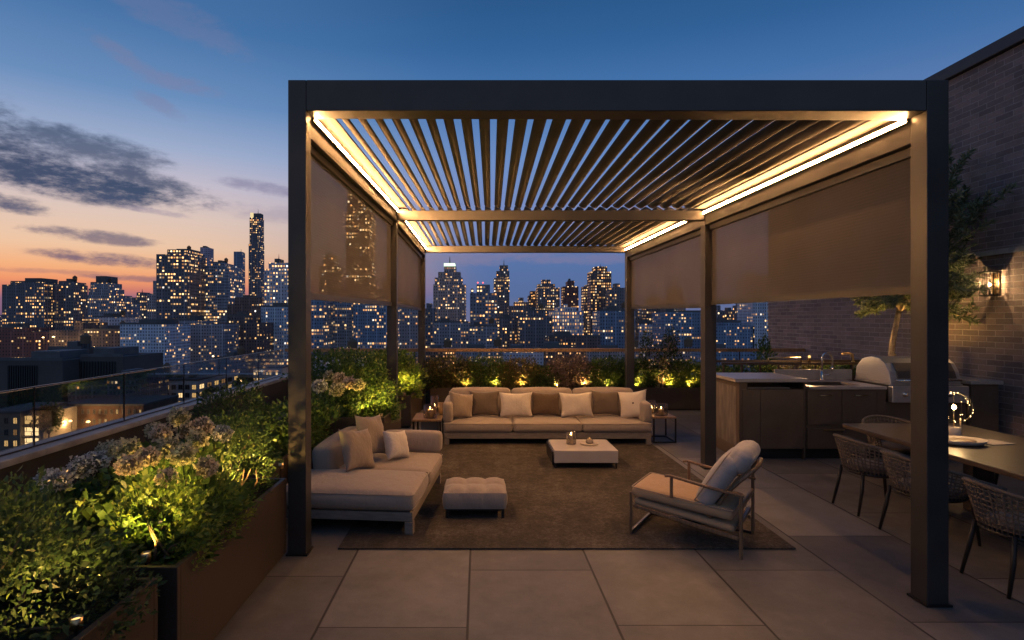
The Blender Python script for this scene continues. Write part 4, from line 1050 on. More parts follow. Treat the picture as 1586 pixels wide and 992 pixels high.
bush('hydrangea', 'hydrangea with a crowd of cream and dusky pink heads in the middle planter', 'hydrangea', (-1.68, 3.05, .47), [(.0, .0, .10, .38, .34, .26), (.1, -.3, .0, .28, .2, .20), (-.1, .3, .14, .32, .25, .24)], 7500, .055, .030, 'leaf_green', 16, heads=heads, extra=('leaf_lime', 1500))
bush('shrub', 'yellow lit leafy shrub spilling over the front corner of the hydrangea planter', 'shrub', (-1.50, 2.66, .47), [(.0, .0, .10, .26, .20, .24), (.06, .3, .08, .2, .26, .2)], 7500, .030, .0135, 'leaf_lime', 8)
bush('shrub', 'round green shrub at the far end of the hydrangea planter beside the post', 'shrub', (-1.52, 3.52, .47), [(.0, .0, .20, .24, .22, .24), (.02, -.25, .08, .2, .2, .2), (-.12, .2, .3, .22, .2, .2)], 9500, .027, .0115, 'leaf_green', 9)
bush('shrub', 'dark dense shrub behind the round one, left of the front pergola post', 'shrub', (-2.08, 4.75, .39), [(.0, .0, .28, .36, .34, .34), (.1, -.3, .12, .28, .25, .25)], 9000, .036, .016, 'leaf_dark', 8)
# behind the chaise
heads = [H(495, 602, 5.5, .072, 'petal_mauve'), H(521, 608, 5.4, .070, 'petal_cream'), H(526, 590, 5.7, .066, 'petal_pink'), H(541, 597, 5.6, .068, 'petal_pink'), H(555, 600, 5.6, .066, 'petal_cream'), H(510, 586, 5.8, .06, 'petal_cream')]
bush('hydrangea', 'pale headed hydrangea seen through the frame behind the chaise sofa', 'hydrangea', (-1.72, 5.25, .39), [(.0, .0, .14, .42, .36, .28), (.22, .05, .12, .28, .3, .26), (-.25, -.4, .06, .3, .3, .28)], 8200, .048, .025, 'leaf_green', 10, heads=heads, extra=('leaf_lime', 1200))
bush('shrub', 'tallest bright green shrub in the planter beyond the chaise sofa', 'shrub', (-1.32, 6.15, .54), [(.0, .0, .22, .42, .36, .36), (-.12, .15, .42, .36, .3, .28), (.18, -.2, .05, .3, .3, .24)], 17000, .036, .016, 'leaf_green', 10, extra=('leaf_lime', 4500))
bush('shrub', 'feathery green shrub rising behind the tallest one by the glass', 'shrub', (-1.80, 6.75, .54), [(.0, .0, .30, .42, .36, .34), (.2, .1, .1, .36, .3, .3)], 6500, .048, .021, 'leaf_green', 8)
bush('shrub', 'lime green shrub glowing in the corner planter by the candle table', 'shrub', (-1.28, 8.85, .42), [(.0, .0, .28, .38, .42, .34), (.12, -.3, .10, .28, .3, .26), (-.2, .3, .35, .35, .4, .34)], 8500, .058, .034, 'leaf_lime', 8)
# back row, left to right
back = [('rounded russet and green bush behind the left end of the long sofa', 697, 46, 553, 'leaf_russet', 'leaf_green'), ('low dark green bush between the corner planter and the russet bush', 664, 22, 572, 'leaf_dark', None),
        ('clipped green bush behind the dark brown tones of the back row', 757, 36, 555, 'leaf_green', 'leaf_russet'), ('coppery brown bush in the middle of the back row', 806, 34, 556, 'leaf_russet', None),
        ('low green bush between the copper and the mauve bushes', 843, 24, 567, 'leaf_dark', 'leaf_green'), ('mauve leaved bush in the middle of the back planters', 884, 38, 552, 'leaf_mauve', 'leaf_russet'),
        ('clipped green bush right of the mauve bush', 942, 34, 555, 'leaf_green', 'leaf_dark'), ('small green bush behind the right end of the long sofa', 984, 28, 557, 'leaf_green', 'leaf_russet'),
        ('bright green bush left of the middle right pergola post', 1062, 30, 560, 'leaf_lime', 'leaf_green'), ('green bush peeping out right of the middle right pergola post', 1112, 24, 568, 'leaf_green', 'leaf_lime')]
D_ = 10.06
for lb, px, hw, ty, m1, m2 in back:
    x = PX(px, D_); top = PZ(ty, D_); hh = (top - .36) / 2; rw = hw / F * D_
    bl = [(0, 0, hh * 1.05, rw * 1.08, .26, hh * .98), (-rw * .5, -.05, hh * .85, rw * .65, .22, hh * .8), (rw * .5, .02, hh * .88, rw * .65, .22, hh * .76)]
    bush('shrub', lb, 'shrub', (x, D_, .345), bl, int(4200 + 4200 * rw / .4), .042, .020, m1, 7, 'clipped bushes along the back railing', extra=(m2, 1700) if m2 else None, stem_r=.010)
x = PX(1022, 10.0)
bush('tall_shrub', 'tall airy dark shrub with bare lit stems behind the right side table', 'shrub', (x, 10.05, .345), [(-.18, 0, .40, .28, .22, .26), (.16, 0, .55, .26, .2, .34), (.22, .02, .85, .14, .14, .26), (-.22, 0, .80, .12, .12, .26), (.02, 0, .3, .3, .22, .2)], 3600, .05, .020, 'leaf_dark', 14, extra=('leaf_mauve', 1500), stem_r=.013, bark='olive_bark', shell=.2, updir=.8)
bush('upright_shrub', 'upright green shrub standing by the brick wall behind the kitchen', 'shrub', (PX(1183, 9.2), 9.2, .0), [(0, 0, .95, .16, .16, .30), (.05, 0, .6, .2, .2, .4), (.02, 0, 1.2, .08, .08, .16)], 1500, .06, .02, 'leaf_green', 8, updir=1.0, shell=.3)
for k, (px, lb) in enumerate(((1165, 'trailing plant in the left part of the slatted trough'), (1235, 'trailing plant in the trough under the brass rail'), (1300, 'trailing plant in the trough behind the faucet'), (1505, 'dark plant in the trough right of the front post'))):
    bush('trailing_plant', lb, 'plant', (PX(px, 7.8), 7.82, .79), [(0, 0, .07, .30, .15, .10), (-.25, 0, .05, .2, .14, .09), (.25, 0, .06, .2, .14, .12 if k < 3 else .26)], 1300, .05, .024, 'leaf_green' if k != 1 else 'leaf_russet', 4)

# olive tree beside the wall
def olive():
    rng = np.random.RandomState(77); bx, by = 5.30, 7.30
    t = thing('olive_tree', 'pale trunked olive tree with feathery crown beside the brick wall', 'tree', (bx, by, 0))
    pot = MB().lathe([(.14, 0.001), (.20, .45), (.21, .55), (.19, .55), (.17, .5), (.001, .5)], 28).build('pot', M['planter'], t, True)
    tr = MB(); ends = []
    top = Vector((.13, -.05, 1.78))
    tr.tube([(0, 0, .45), (.02, 0, .9), (.07, -.02, 1.35), top], [.042, .038, .034, .030], 10)
    tr.build('trunk', M['olive_bark'], t, True)
    lm = MB(); allb = []
    for k in range(48):
        a = k * 2.39996; q = (k + .5) / 48
        h = lerp(.05, 1.75, q) if k % 3 else lerp(-.15, .5, q)
        spread = (.35 + .35 * math.sin(math.pi * min(1, q * 1.15))) * (.8 + .4 * rng.rand())
        e = top + Vector((.10 + math.cos(a) * spread, -.22 + math.sin(a) * spread * .95, h + rng.uniform(-.1, .1)))
        lim_ = .93 if h > .75 else .845; e.x = min(e.x, lim_ * (by + e.y) - bx, .72)
        md = top.lerp(e, .45) + Vector((-math.cos(a) * .06, -math.sin(a) * .06, .08))
        lm.tube([top - Vector((0, 0, .08)), top.lerp(md, .6), md, md.lerp(e, .55), e], [.014, .012, .009, .006, .003], 6)
        for w in range(12):
            f = .30 + .70 * w / 11; p = top.lerp(md, f * 2 if f < .5 else 1) if f < .5 else md.lerp(e, (f - .5) * 2)
            d = ((e - md).normalized() * .8 + Vector((rng.uniform(-1, 1), rng.uniform(-1, 1), rng.uniform(-.1, 1.1))) * .75).normalized() * rng.uniform(.16, .36)
            lm.tube([p, p + d * .5, p + d], [.004, .0025, .001], 4); allb.append((p, p + d))
    lm.build('branches', M['olive_bark'], t, True)
    V = []; 
    for p, q in allb:
        for k in range(70):
            f = rng.rand(); c = p.lerp(q, f); ax = (q - p).normalized()
            o = (ax * .7 + Vector(rng.randn(3) * .6)).normalized(); s = o.cross(Vector(rng.randn(3))).normalized(); L = .085 * (.6 + .6 * rng.rand()); W = .020
            V += [c, c + o * L * .5 + s * W / 2, c + o * L, c + o * L * .5 - s * W / 2]
    V = np.array([tuple(v) for v in V]); lim = WX - bx - .03; V[:, 0] = np.minimum(V[:, 0], lim)
    link('leaves', leaf_mesh('leaves', V, rng.rand(len(V) // 4), M['leaf_olive']), t)
olive()

# ------------------------------------------------------------------ small uplights among the plants
def uplight(label, x, y, z, e, col=(1.0, .66, .16), aim=(0, .12, 1)):
    t = thing('planter_light', label, 'garden light', (x, y, z), 0, 'small uplights among the plants')
    MB().tube([(0, 0, -.06), (0, 0, .03)], .005, 6).build('spike', M['black'], t)
    MB().lathe([(.012, .03), (.02, .034), (.022, .075), (.019, .075), (.018, .066), (.001, .066)], 14).build('housing', M['brass'], t, True)
    MB().lathe([(.001, .0665), (.0165, .067), (.001, .0685)], 12).build('lens', M['lens'], t)
    l = lamp('uplight_beam', 'SPOT', (0, 0, .085), e * 3.9, col, t, .012, spot_size=R(150), spot_blend=.9)
    l.rotation_euler = (-Vector(aim)).to_track_quat('Z', 'Y').to_euler() if False else Vector((-aim[0], -aim[1], -aim[2])).to_track_quat('Z', 'Y').to_euler()
Y_ = (1.0, .66, .12); O_ = (1.0, .54, .14)
uplight('garden light in the front corner of the hydrangea planter', -1.50, 2.53, .475, 4.2, Y_, (-.15, .35, 1))
uplight('garden light under the far shrub of the hydrangea planter', -1.40, 3.36, .475, 6.5, O_, (-.2, .3, 1))
uplight('garden light behind the front corner, among the hydrangea leaves', -1.62, 2.86, .50, 4.5, Y_, (.1, .2, 1))
uplight('garden light under the pink hydrangea heads', -1.85, 2.62, .50, 3.5, O_, (0, .2, 1))
uplight('garden light under the tallest cream hydrangea head', -1.60, 3.15, .52, 3.5, O_, (-.1, .2, 1))
uplight('garden light low at the rim of the nearest planter', -1.42, 1.98, .475, 2.0, Y_, (-.3, -.2, 1))
uplight('garden light at the left edge inside the nearest planter', -1.98, 1.72, .445, 6, O_, (-.3, .35, 1))
uplight('garden light in the middle of the nearest planter', -1.50, 1.70, .475, 2.5, O_, (-.1, .4, 1))
uplight('garden light among hydrangea stems behind the chaise sofa', -1.56, 4.42, .395, 8, Y_, (.1, .3, 1))
uplight('garden light between the sofa and the tall green shrub', -1.10, 5.56, .56, 5, Y_, (-.15, .45, 1))
uplight('garden light inside the planter beyond the chaise sofa', -1.02, 5.84, .545, 4.5, Y_, (-.2, .3, 1))
uplight('garden light in the corner planter near the candle table', -1.12, 8.42, .425, 9, Y_, (-.1, .4, 1))
for px, lb in ((722, 'garden light under the russet bush'), (768, 'garden light under the clipped green bush behind the sofa'), (808, 'garden light under the coppery bush'), (862, 'garden light left of the mauve bush'), (905, 'garden light right of the mauve bush'),
               (940, 'garden light under the green bush right of the mauve one'), (986, 'garden light beside the right end of the long sofa'), (1036, 'garden light at the foot of the tall airy shrub'), (1066, 'garden light by the middle right pergola post')):
    uplight(lb, PX(px, 9.9), 9.88, .345, 7.5, O_, (0, .25, 1))
uplight('garden light at the foot of the olive tree', 5.22, 7.12, .56, 3, O_, (.1, -.05, 1))
uplight('garden light on the trough rail right of the olive tree', 5.62, 7.60, 1.06, 12, O_, (-.1, -.45, 1))
uplight('garden light on the trough rail left of the olive tree', 5.05, 7.61, 1.06, 5, O_, (.1, -.3, 1))

# ------------------------------------------------------------------ city: materials
def facade(name, wall, glass=(0.02, 0.03, 0.045), cw=3.0, ch=3.4, ww=.62, wh=.55, lit=.25, row=.12, seed=1.0, power=1.6, tint=0, colband=0.0):
    m, t, out = new_mat(name)
    uv = t.new('ShaderNodeUVMap'); u, v, _ = t.sep(uv.outputs[0])
    cw *= .68; ch *= .76; ww *= .82; wh *= .84; wall = (wall[0] * 2.0, wall[1] * 2.15, wall[2] * 2.4) if wall[2] >= wall[0] * .95 else (wall[0] * 1.15, wall[1] * 1.25, wall[2] * 1.5); glass = tuple(x * 1.6 for x in glass)
    U = t.m('DIVIDE', u, cw); V = t.m('DIVIDE', v, ch)
    iu, iv = t.m('FLOOR', U), t.m('FLOOR', V); fu, fv = t.m('FRACT', U), t.m('FRACT', V)
    mask = t.m('MULTIPLY', t.m('LESS_THAN', t.m('ABSOLUTE', t.m('SUBTRACT', fu, .5)), ww / 2), t.m('LESS_THAN', t.m('ABSOLUTE', t.m('SUBTRACT', fv, .5)), wh / 2))
    r1 = t.white(t.xyz(iu, iv, seed)); r2 = t.white(t.xyz(t.m('FLOOR', t.m('DIVIDE', iu, 5.0)), iv, seed + 9.3)); r3 = t.white(t.xyz(iu, iv, seed + 4.1))
    r4 = t.white(t.xyz(iu, seed, 2.2)); pn = t.noise(t.xyz(t.m('MULTIPLY', iu, .13), t.m('MULTIPLY', iv, .10), seed), 1.0, 2.0)
    prob = t.m('ADD', t.m('MULTIPLY', t.sstep(pn, .30, .72), lit * 1.7), t.m('MULTIPLY', t.m('LESS_THAN', r2, row), .70))
    if colband: prob = t.m('ADD', prob, t.m('MULTIPLY', t.m('LESS_THAN', r4, colband), .8))
    on = t.m('LESS_THAN', r1, prob)
    # curtains, furniture: the light inside a window is not even
    inn = t.m('MULTIPLY_ADD', t.noise(t.xyz(t.m('MULTIPLY', U, 3.1), t.m('MULTIPLY', V, 2.7), seed), 1.6, 2.0), .9, .45)
    e = t.m('MULTIPLY', t.m('MULTIPLY', on, mask), t.m('MULTIPLY', inn, t.m('MULTIPLY', t.m('MULTIPLY_ADD', t.m('POWER', r3, 2.2), 1.7, .13), power * 1.15)))
    wc = t.ramp(t.white(t.xyz(iv, iu, seed + 1.7)), [(0.0, (1, .40, .10, 1)), (.35, (1, .51, .17, 1)), (.75, (1, .61, .25, 1)), (.94, (1, .72, .40, 1)), (1.0, (.95, .92, .85, 1))] if not tint else [(0.0, (1, .42, .12, 1)), (1.0, (1, .60, .25, 1))])
    n = t.noise(t.xyz(u, v, seed), .06, 4.0)
    wl = t.mix(n, tuple(x * .75 for x in wall) + (1,), tuple(x * 1.25 for x in wall) + (1,))
    pier = t.m('LESS_THAN', t.m('ABSOLUTE', t.m('SUBTRACT', t.m('FRACT', t.m('DIVIDE', U, 4.0)), .5)), .07); wl = t.mix(t.m('MULTIPLY', pier, .5), wl, tuple(min(1, x * 1.9) for x in wall) + (1,))
    slab = t.m('LESS_THAN', fv, .09); wl = t.mix(t.m('MULTIPLY', slab, .45), wl, tuple(x * .35 for x in wall) + (1,))
    gd = tuple(.55 * g + .32 * w for g, w in zip(glass, wall)); gc = t.mix(r3, tuple(x * .55 for x in gd) + (1,), tuple(x * 1.45 for x in gd) + (1,))
    c = t.mix(mask, wl, gc)
    b = bsdf(t, c, t.m('MULTIPLY_ADD', mask, -.62, .85), 0.0, .5)
    t.l.new(wc, b.inputs['Emission Color']); t.l.new(e, b.inputs['Emission Strength']); t.l.new(b.outputs[0], out.inputs[0])
    m.cycles.emission_sampling = 'NONE'
    return m
roofm = surf('city_roof', (.07, .068, .07, 1), .9, 0, .3, .15)
roofplant = surf('roof_plant_metal', (.12, .125, .135, 1), .7, .2, .2, .2)

class BB:                                 # a building body: walls with facade coordinates in metres, plain roofs
    def __init__(s): s.v = []; s.f = []; s.uv = []; s.mi = []
    def poly(s, ring, z0, z1, tap=1.0):
        n = len(ring); o = len(s.v); cx = sum(p[0] for p in ring) / n; cy_ = sum(p[1] for p in ring) / n
        s.v += [(x, y, z0) for x, y in ring] + [(cx + (x - cx) * tap, cy_ + (y - cy_) * tap, z1) for x, y in ring]
        u = 0
        for i in range(n):
            j = (i + 1) % n; L = math.hypot(ring[j][0] - ring[i][0], ring[j][1] - ring[i][1])
            s.f.append((o + i, o + j, o + n + j, o + n + i)); s.uv.append([(u, z0), (u + L, z0), (u + L, z1), (u, z1)]); s.mi.append(0); u += math.ceil(L) + 3
        s.f.append(tuple(o + n + i for i in range(n))); s.uv.append([(0, 0)] * n); s.mi.append(1)
    def box(s, x0, x1, y0, y1, z0, z1, tap=1.0): s.poly([(x0, y0), (x1, y0), (x1, y1), (x0, y1)], z0, z1, tap)
    def build(s, name, mats, parent):
        me = bpy.data.meshes.new(name); me.from_pydata(s.v, [], s.f)
        for m in mats: me.materials.append(m)
        me.polygons.foreach_set('material_index', s.mi)
        l = me.uv_layers.new(name='UVMap'); flat = [c for f in s.uv for p in f for c in p]; l.data.foreach_set('uv', flat); me.update()
        return link(name, me, parent)

SD = [1.0]
def tower(name, label, cat, d, secs, fa, depth=None, pent=(), spire=None, crown=None, z0=GROUND, chamfer=0, grp=None):
    """secs: (px left, px right, py top[, taper]) of stacked blocks, biggest first; each higher block stands a little further in."""
    SD[0] += 3.7
    if isinstance(fa, dict):
        kk = max(.55, min(1.0, d / 430)); fa = dict(fa); fa['cw'] = fa.get('cw', 3) * kk; fa['ch'] = fa.get('ch', 3.4) * kk
        if d < 350: fa['lit'] = fa.get('lit', .25) * .62; fa['power'] = fa.get('power', 1.6) * .85; fa['row'] = fa.get('row', .12) * .75
        fa = facade(name + '_facade', seed=SD[0], **fa)
    a, b = PX(secs[0][0], d), PX(secs[0][1], d); cx = (a + b) / 2; dp = depth or max(14.0, min(34.0, (b - a) * .9))
    t = thing(name, label, cat, (cx, d + dp / 2, z0), 0, grp)
    bb = BB(); zprev = 0; last = None
    for i, s in enumerate(secs):
        x0, x1, z1 = PX(s[0], d) - cx + .05 * i, PX(s[1], d) - cx - .05 * i, PZ(s[2], d) - z0
        ins = i * min(1.6, dp * .06) + .013 * i
        y0, y1 = -dp / 2 + ins, dp / 2 - ins
        tap = s[3] if len(s) > 3 else 1.0
        if chamfer and i == 0:
            c = chamfer; bb.poly([(x0 + c, y0), (x1 - c, y0), (x1, y0 + c), (x1, y1), (x0, y1), (x0, y0 + c)], 0, z1, tap)
        else: bb.box(x0, x1, y0, y1, 0, z1, tap)
        last = (x0, x1, y0, y1, z1)
    bb.build('body', [fa, roofm], t)
    if not spire and not crown and not isinstance(secs[-1][-1], float) and last[1] - last[0] > 6:
        rr = random.Random(int(SD[0] * 10)); x0, x1, y0, y1, z1 = last; w = x1 - x0; hh = min(3.2, 2.0 + d * .002)
        a = x0 + w * rr.uniform(.12, .3); b = a + w * rr.uniform(.2, .35)
        if not pent: MB().box(a, b, y0 + (y1 - y0) * .3, y1 - (y1 - y0) * .25, z1 + .004, z1 + hh).build('roof_plant', roofplant, t)
        MB().box(x0 + .1, x1 - .1, y0 + .1, y0 + .4, z1 + .004, z1 + .9).build('roof_rail', roofplant, t)
        if rr.random() < .45 and w > 10:
            x = x0 + w * .78; y = y0 + (y1 - y0) * .35; tk = MB().lathe([(1.5, z1 + 1.6), (1.6, z1 + 4.2), (.1, z1 + 5.4)], 12, (x, y, 0)).build('water_tank', M['bark'], t)
            for q in range(4): MB().bar((x + math.cos(q * 1.57 + .8) * 1.1, y + math.sin(q * 1.57 + .8) * 1.1, z1), (x + math.cos(q * 1.57 + .8) * 1.1, y + math.sin(q * 1.57 + .8) * 1.1, z1 + 1.6), .15, .15, (1, 0, 0)).build('leg', M['black'], tk)
    for p in pent:
        x0, x1, z1 = PX(p[0], d) - cx, PX(p[1], d) - cx, PZ(p[2], d) - z0; zb = PZ(p[3], d) - z0
        MB().box(x0, x1, -dp / 2 + dp * .22, dp / 2 - dp * .2, zb - .3, z1).build('penthouse', roofplant, t)
    if crown:
        x0, x1, z1, zb = PX(crown[0], d) - cx, PX(crown[1], d) - cx, PZ(crown[2], d) - z0, PZ(crown[3], d) - z0
        MB().box(x0, x1, -dp / 2 + dp * .2, dp / 2 - dp * .2, zb - .2, z1).build('lit_crown', crown[4], t)
    if spire:
        x = PX(spire[0], d) - cx; zt, zb = PZ(spire[1], d) - z0, PZ(spire[2], d) - z0; r = spire[3]
        MB().tube([(x, 0, zb - .5), (x, 0, lerp(zb, zt, .5)), (x, 0, zt)], [r, r * .5, r * .15], 6).build('spire', roofplant, t)
    return t

DARK = dict(wall=(.085, .08, .085)); BRN = dict(wall=(.13, .095, .08)); PALE = dict(wall=(.26, .26, .28)); BLUE = dict(wall=(.10, .13, .17), glass=(.03, .05, .075)); REDB = dict(wall=(.16, .075, .06)); GREY = dict(wall=(.15, .15, .16))
def F_(base, **k): q = dict(base); q.update(k); return q
APT = 'apartment_block'; OFF = 'office_tower'; RES = 'residential_tower'; LOW = 'low_building'
# --- skyline to the left of the pergola
tower(OFF, 'broad dark block at the left picture edge with a lit stair column', 'tower', 420, [(3, 69, 441), (13, 61, 437)], F_(DARK, cw=2.6, ch=3.2, lit=.22, row=.2, colband=.05), pent=[(28, 54, 430, 437)])
tower(OFF, 'dark block with a blank brown end wall, second from the left edge', 'tower', 430, [(79, 114, 441), (89, 113, 437)], F_(DARK, cw=2.8, ch=3.2, lit=.24, row=.1))
tower(RES, 'stepped slate tower with a narrow square top against the orange sky', 'tower', 520, [(133, 188, 470), (133, 176, 457), (133, 165, 447), (134, 163, 438)], F_(GREY, cw=3.0, ch=3.4, lit=.24), pent=[(141, 157, 427, 438)])
tower(RES, 'small pointed tower between the stepped tower and the big dark tower', 'tower', 620, [(200, 227, 461), (208, 222, 453, .8)], F_(DARK, cw=3.4, ch=3.8, lit=.25), spire=(213, 447, 453, .6))
tower('skyscraper', 'big dark tower with chamfered top and rows of bright windows on the left', 'tower', 450, [(242, 290, 394), (257, 288, 388)], F_(DARK, cw=3.3, ch=3.5, ww=.7, lit=.30, row=.22, power=1.9), depth=32, pent=[(266, 286, 384, 388)])
tower(APT, 'grey shoulder block tight against the left side of the big dark tower', 'tower', 520, [(228, 244, 455), (236, 244, 435)], F_(GREY, cw=3.0, ch=3.4, lit=.10))
tower('skyscraper', 'plain mauve slab rising behind the blue glass office block', 'tower', 820, [(310, 324, 384)], F_(dict(wall=(.24, .20, .23)), cw=4, ch=4.2, lit=.03))
tower(OFF, 'blue glass office block with a raised roof right of the big dark tower', 'tower', 480, [(307, 354, 412), (325, 346, 407)], F_(BLUE, cw=2.4, ch=3.3, ww=.9, wh=.6, lit=.2, row=.25), depth=30)
tower('skyscraper', 'thin blue grey slab tower left of the tallest tower', 'tower', 760, [(362, 373, 390)], F_(BLUE, cw=3, ch=3.8, lit=.12), spire=(370, 385, 390, .5))
tower('skyscraper', 'tallest and thinnest tower with a bright corner at its top', 'tower', 900, [(385, 402, 378), (386, 402, 337)], F_(DARK, cw=3.6, ch=4.4, lit=.22, row=.1, power=1.7), depth=20, pent=[(391, 402, 330, 337)], crown=(386, 390, 329, 337, M['crownwarm']), spire=(396, 322, 330, .6))
tower(OFF, 'bright windowed tower with a mast, half hidden by the front left post', 'tower', 400, [(409, 452, 417), (415, 452, 407)], F_(PALE, cw=3.2, ch=3.6, ww=.6, lit=.4, row=.2, power=1.9), pent=[(422, 429, 400, 407)], spire=(425, 391, 400, .35))
tower(APT, 'dark low shouldered block at the foot of the tallest tower', 'building', 470, [(352, 412, 472), (362, 404, 462)], F_(BRN, cw=3.0, ch=3.5, lit=.3))
# --- nearer rows on the left
tower(APT, 'brick block with a single orange column of lit windows beside the white grid block', 'building', 330, [(252, 271, 500)], F_(BRN, cw=2.4, ch=3.2, lit=1.0, row=.9, power=1.5, tint=1), depth=14)
tower(APT, 'white concrete block with a strict grid of square windows on the left', 'building', 255, [(186, 256, 503)], F_(dict(wall=(.33, .35, .38)), cw=3.1, ch=3.2, ww=.76, wh=.66, lit=.16, row=.10, power=1.2), depth=22, pent=[(205, 240, 495, 503)])
tower(APT, 'grey gridded block right of the orange lit column', 'building', 285, [(270, 345, 502), (275, 300, 497)], F_(GREY, cw=3.0, ch=3.3, ww=.66, lit=.17, power=1.3), depth=24)
tower(APT, 'wide brown block with scattered lit windows below the blue office block', 'building', 305, [(340, 408, 500), (352, 385, 490)], F_(BRN, cw=3.0, ch=3.3, lit=.24, power=1.3, colband=.08), depth=24)
tower(APT, 'pale blue piered block at the left of the front post, above the railing', 'building', 320, [(404, 455, 476)], F_(dict(wall=(.22, .25, .29)), cw=2.6, ch=3.4, ww=.62, wh=.62, lit=.3, power=1.4), depth=20)
tower(LOW, 'long dark brick row under the broad block at the left edge', 'building', 330, [(-30, 78, 514), (-10, 40, 508)], F_(REDB, cw=3.4, ch=3.4, lit=.07), depth=22)
tower(LOW, 'dark brick row with a stair tower right of the long brick row', 'building', 315, [(76, 132, 512), (112, 126, 500)], F_(BRN, cw=3.4, ch=3.4, lit=.08), depth=24)
tower(LOW, 'dull brown brick row left of the white grid block', 'building', 310, [(130, 188, 512)], F_(BRN, cw=3.4, ch=3.4, lit=.10), depth=24)
tower(LOW, 'blue grey low block behind the brown brick row', 'building', 390, [(142, 190, 492)], F_(PALE, cw=3.2, ch=3.4, lit=.06), depth=22)
tower('slender_block', 'slender orange lit block left of the stepped slate tower foot', 'building', 380, [(127, 137, 494)], F_(BRN, cw=2.2, ch=3.0, lit=.9, row=.6, tint=1), depth=12)

def ribbed(name, label, d, px0, px1, pyt, depth, rib0, rib1, pent):
    t = tower(name, label, 'building', d, [(px0, px1, pyt)], surf(name + '_wall', (.085, .08, .078, 1), .9, 0, .2, .1), depth=depth, pent=pent)
    cx = t.location.x; zt = PZ(pyt, d) - GROUND; mb = MB(); x0, x1 = PX(rib0, d) - cx, PX(rib1, d) - cx; n = 13
    for k in range(n):
        x = lerp(x0, x1, k / (n - 1)); mb.box(x - .18, x + .18, -depth / 2 - .35, -depth / 2 - .005, 4, zt - 1.4)
    mb.build('ribs', surf('dark_ribs', (.03, .032, .036, 1), .7, .2, .2), t); return t
ribbed('ribbed_building', 'dark windowless block with vertical ribs at the left picture edge', 165, -20, 97, 559, 22, 14, 57, [(28, 74, 546, 559)])
ribbed('ribbed_building', 'dark windowless block with vertical ribs and a metal roof box', 172, 124, 190, 553, 22, 126, 178, [(128, 161, 541, 553)])
tower('slab_building', 'plain dark slab wall between the two ribbed blocks', 'building', 190, [(74, 126, 541)], surf('slab_wall', (.075, .068, .066, 1), .9, 0, .2, .1), depth=16)

# near buildings: every window modelled
WLIT = [glow('lit_room', (1.0, .60, .22, 1), 1.5, False), glow('bright_room', (1.0, .66, .30, 1), 3.0, False), glow('dim_room', (1.0, .52, .2, 1), .45, False)]
WDARK = surf('dark_pane', (.02, .025, .035, 1), .12, 0, .2)
def detailed(name, label, d, px0, px1, pyt, pyb_rows, nx, wall, seed, p_lit, ww=.6, wh=.6, depth=14, side=0, wm='frame_white'):
    """windows: rows given by their py centre, a frame and a pane each."""
    rng = random.Random(seed); x0, x1 = PX(px0, d), PX(px1, d); cx = (x0 + x1) / 2
    t = thing(name, label, 'building', (cx, d + depth / 2, GROUND)); zt = PZ(pyt, d) - GROUND
    w = x1 - x0
    MB().box(-w / 2, w / 2, -depth / 2, depth / 2, 0, zt).build('wall', wall, t)
    MB().box(-w / 2 - .25, w / 2 + .25, -depth / 2 - .25, depth / 2 + .25, zt + .003, zt + .5).build('roof_edge', roofplant, t)
    fm = surf('window_frame', (.18, .17, .16, 1), .6)
    rowh = abs(PZ(pyb_rows[0], d) - PZ(pyb_rows[1], d)) if len(pyb_rows) > 1 else 3.2
    cw = w / nx; hw, hh = cw * ww / 2, rowh * wh / 2
    def frame_me():
        m = MB(); y0, y1, k = -.12, .0, .09
        m.box(-hw, hw, y0, y1, -hh, -hh + k).box(-hw, hw, y0, y1, hh - k, hh).box(-hw, -hw + k, y0, y1, -hh + k, hh - k).box(hw - k, hw, y0, y1, -hh + k, hh - k).box(-.04, .04, y0 + .02, y1, -hh + k, hh - k)
        return m.mesh('window', fm)
    fme = frame_me(); pm = {}
    for q, mt in enumerate(WLIT + [WDARK]): pm[q] = MB().box(-hw + .09, hw - .09, -.05, -.01, -hh + .09, hh - .09).mesh('pane', mt)
    for py in pyb_rows:
        for k in range(nx):
            z = PZ(py, d) - GROUND
            f = link('window', fme, t); f.location = (-w / 2 + cw * (k + .5), -depth / 2 - .004, z)
            q = 3 if rng.random() > p_lit else rng.choice((0, 0, 1, 2)); link('pane', pm[q], f)
            if side:
                f = link('window', fme, t); f.location = (w / 2 + .004, -depth / 2 + depth * (k + .5) / nx, z); f.rotation_euler = (0, 0, R(90))
                f.scale = (depth / nx / cw, 1, 1)
                q = 3 if rng.random() > p_lit + .2 else rng.choice((0, 1, 1, 2)); link('pane', pm[q], f)
    return t
beige = surf('beige_render', (.30, .25, .20, 1), .9, 0, .15, .3); bbrick = surf('brick_render', (.15, .085, .06, 1), .9, 0, .2, .4); whit = surf('white_render', (.60, .62, .66, 1), .85, 0, .12, .3)
a1 = detailed('apartment_house', 'beige apartment house with bright corner balconies at the left picture edge', 125, -25, 31, 641, [652, 670, 687, 702], 4, beige, 3, .45, .5, .55)
a1d = a1.location; dd = 14
for zpy in (660, 677, 694):
    z = PZ(zpy, 125) - GROUND; w = PX(31, 125) - PX(-25, 125)
    MB().box(w / 2 + .25, w / 2 + 1.5, -dd / 2 + .2, dd / 2 - 2, z - .15, z).build('balcony', beige, a1)
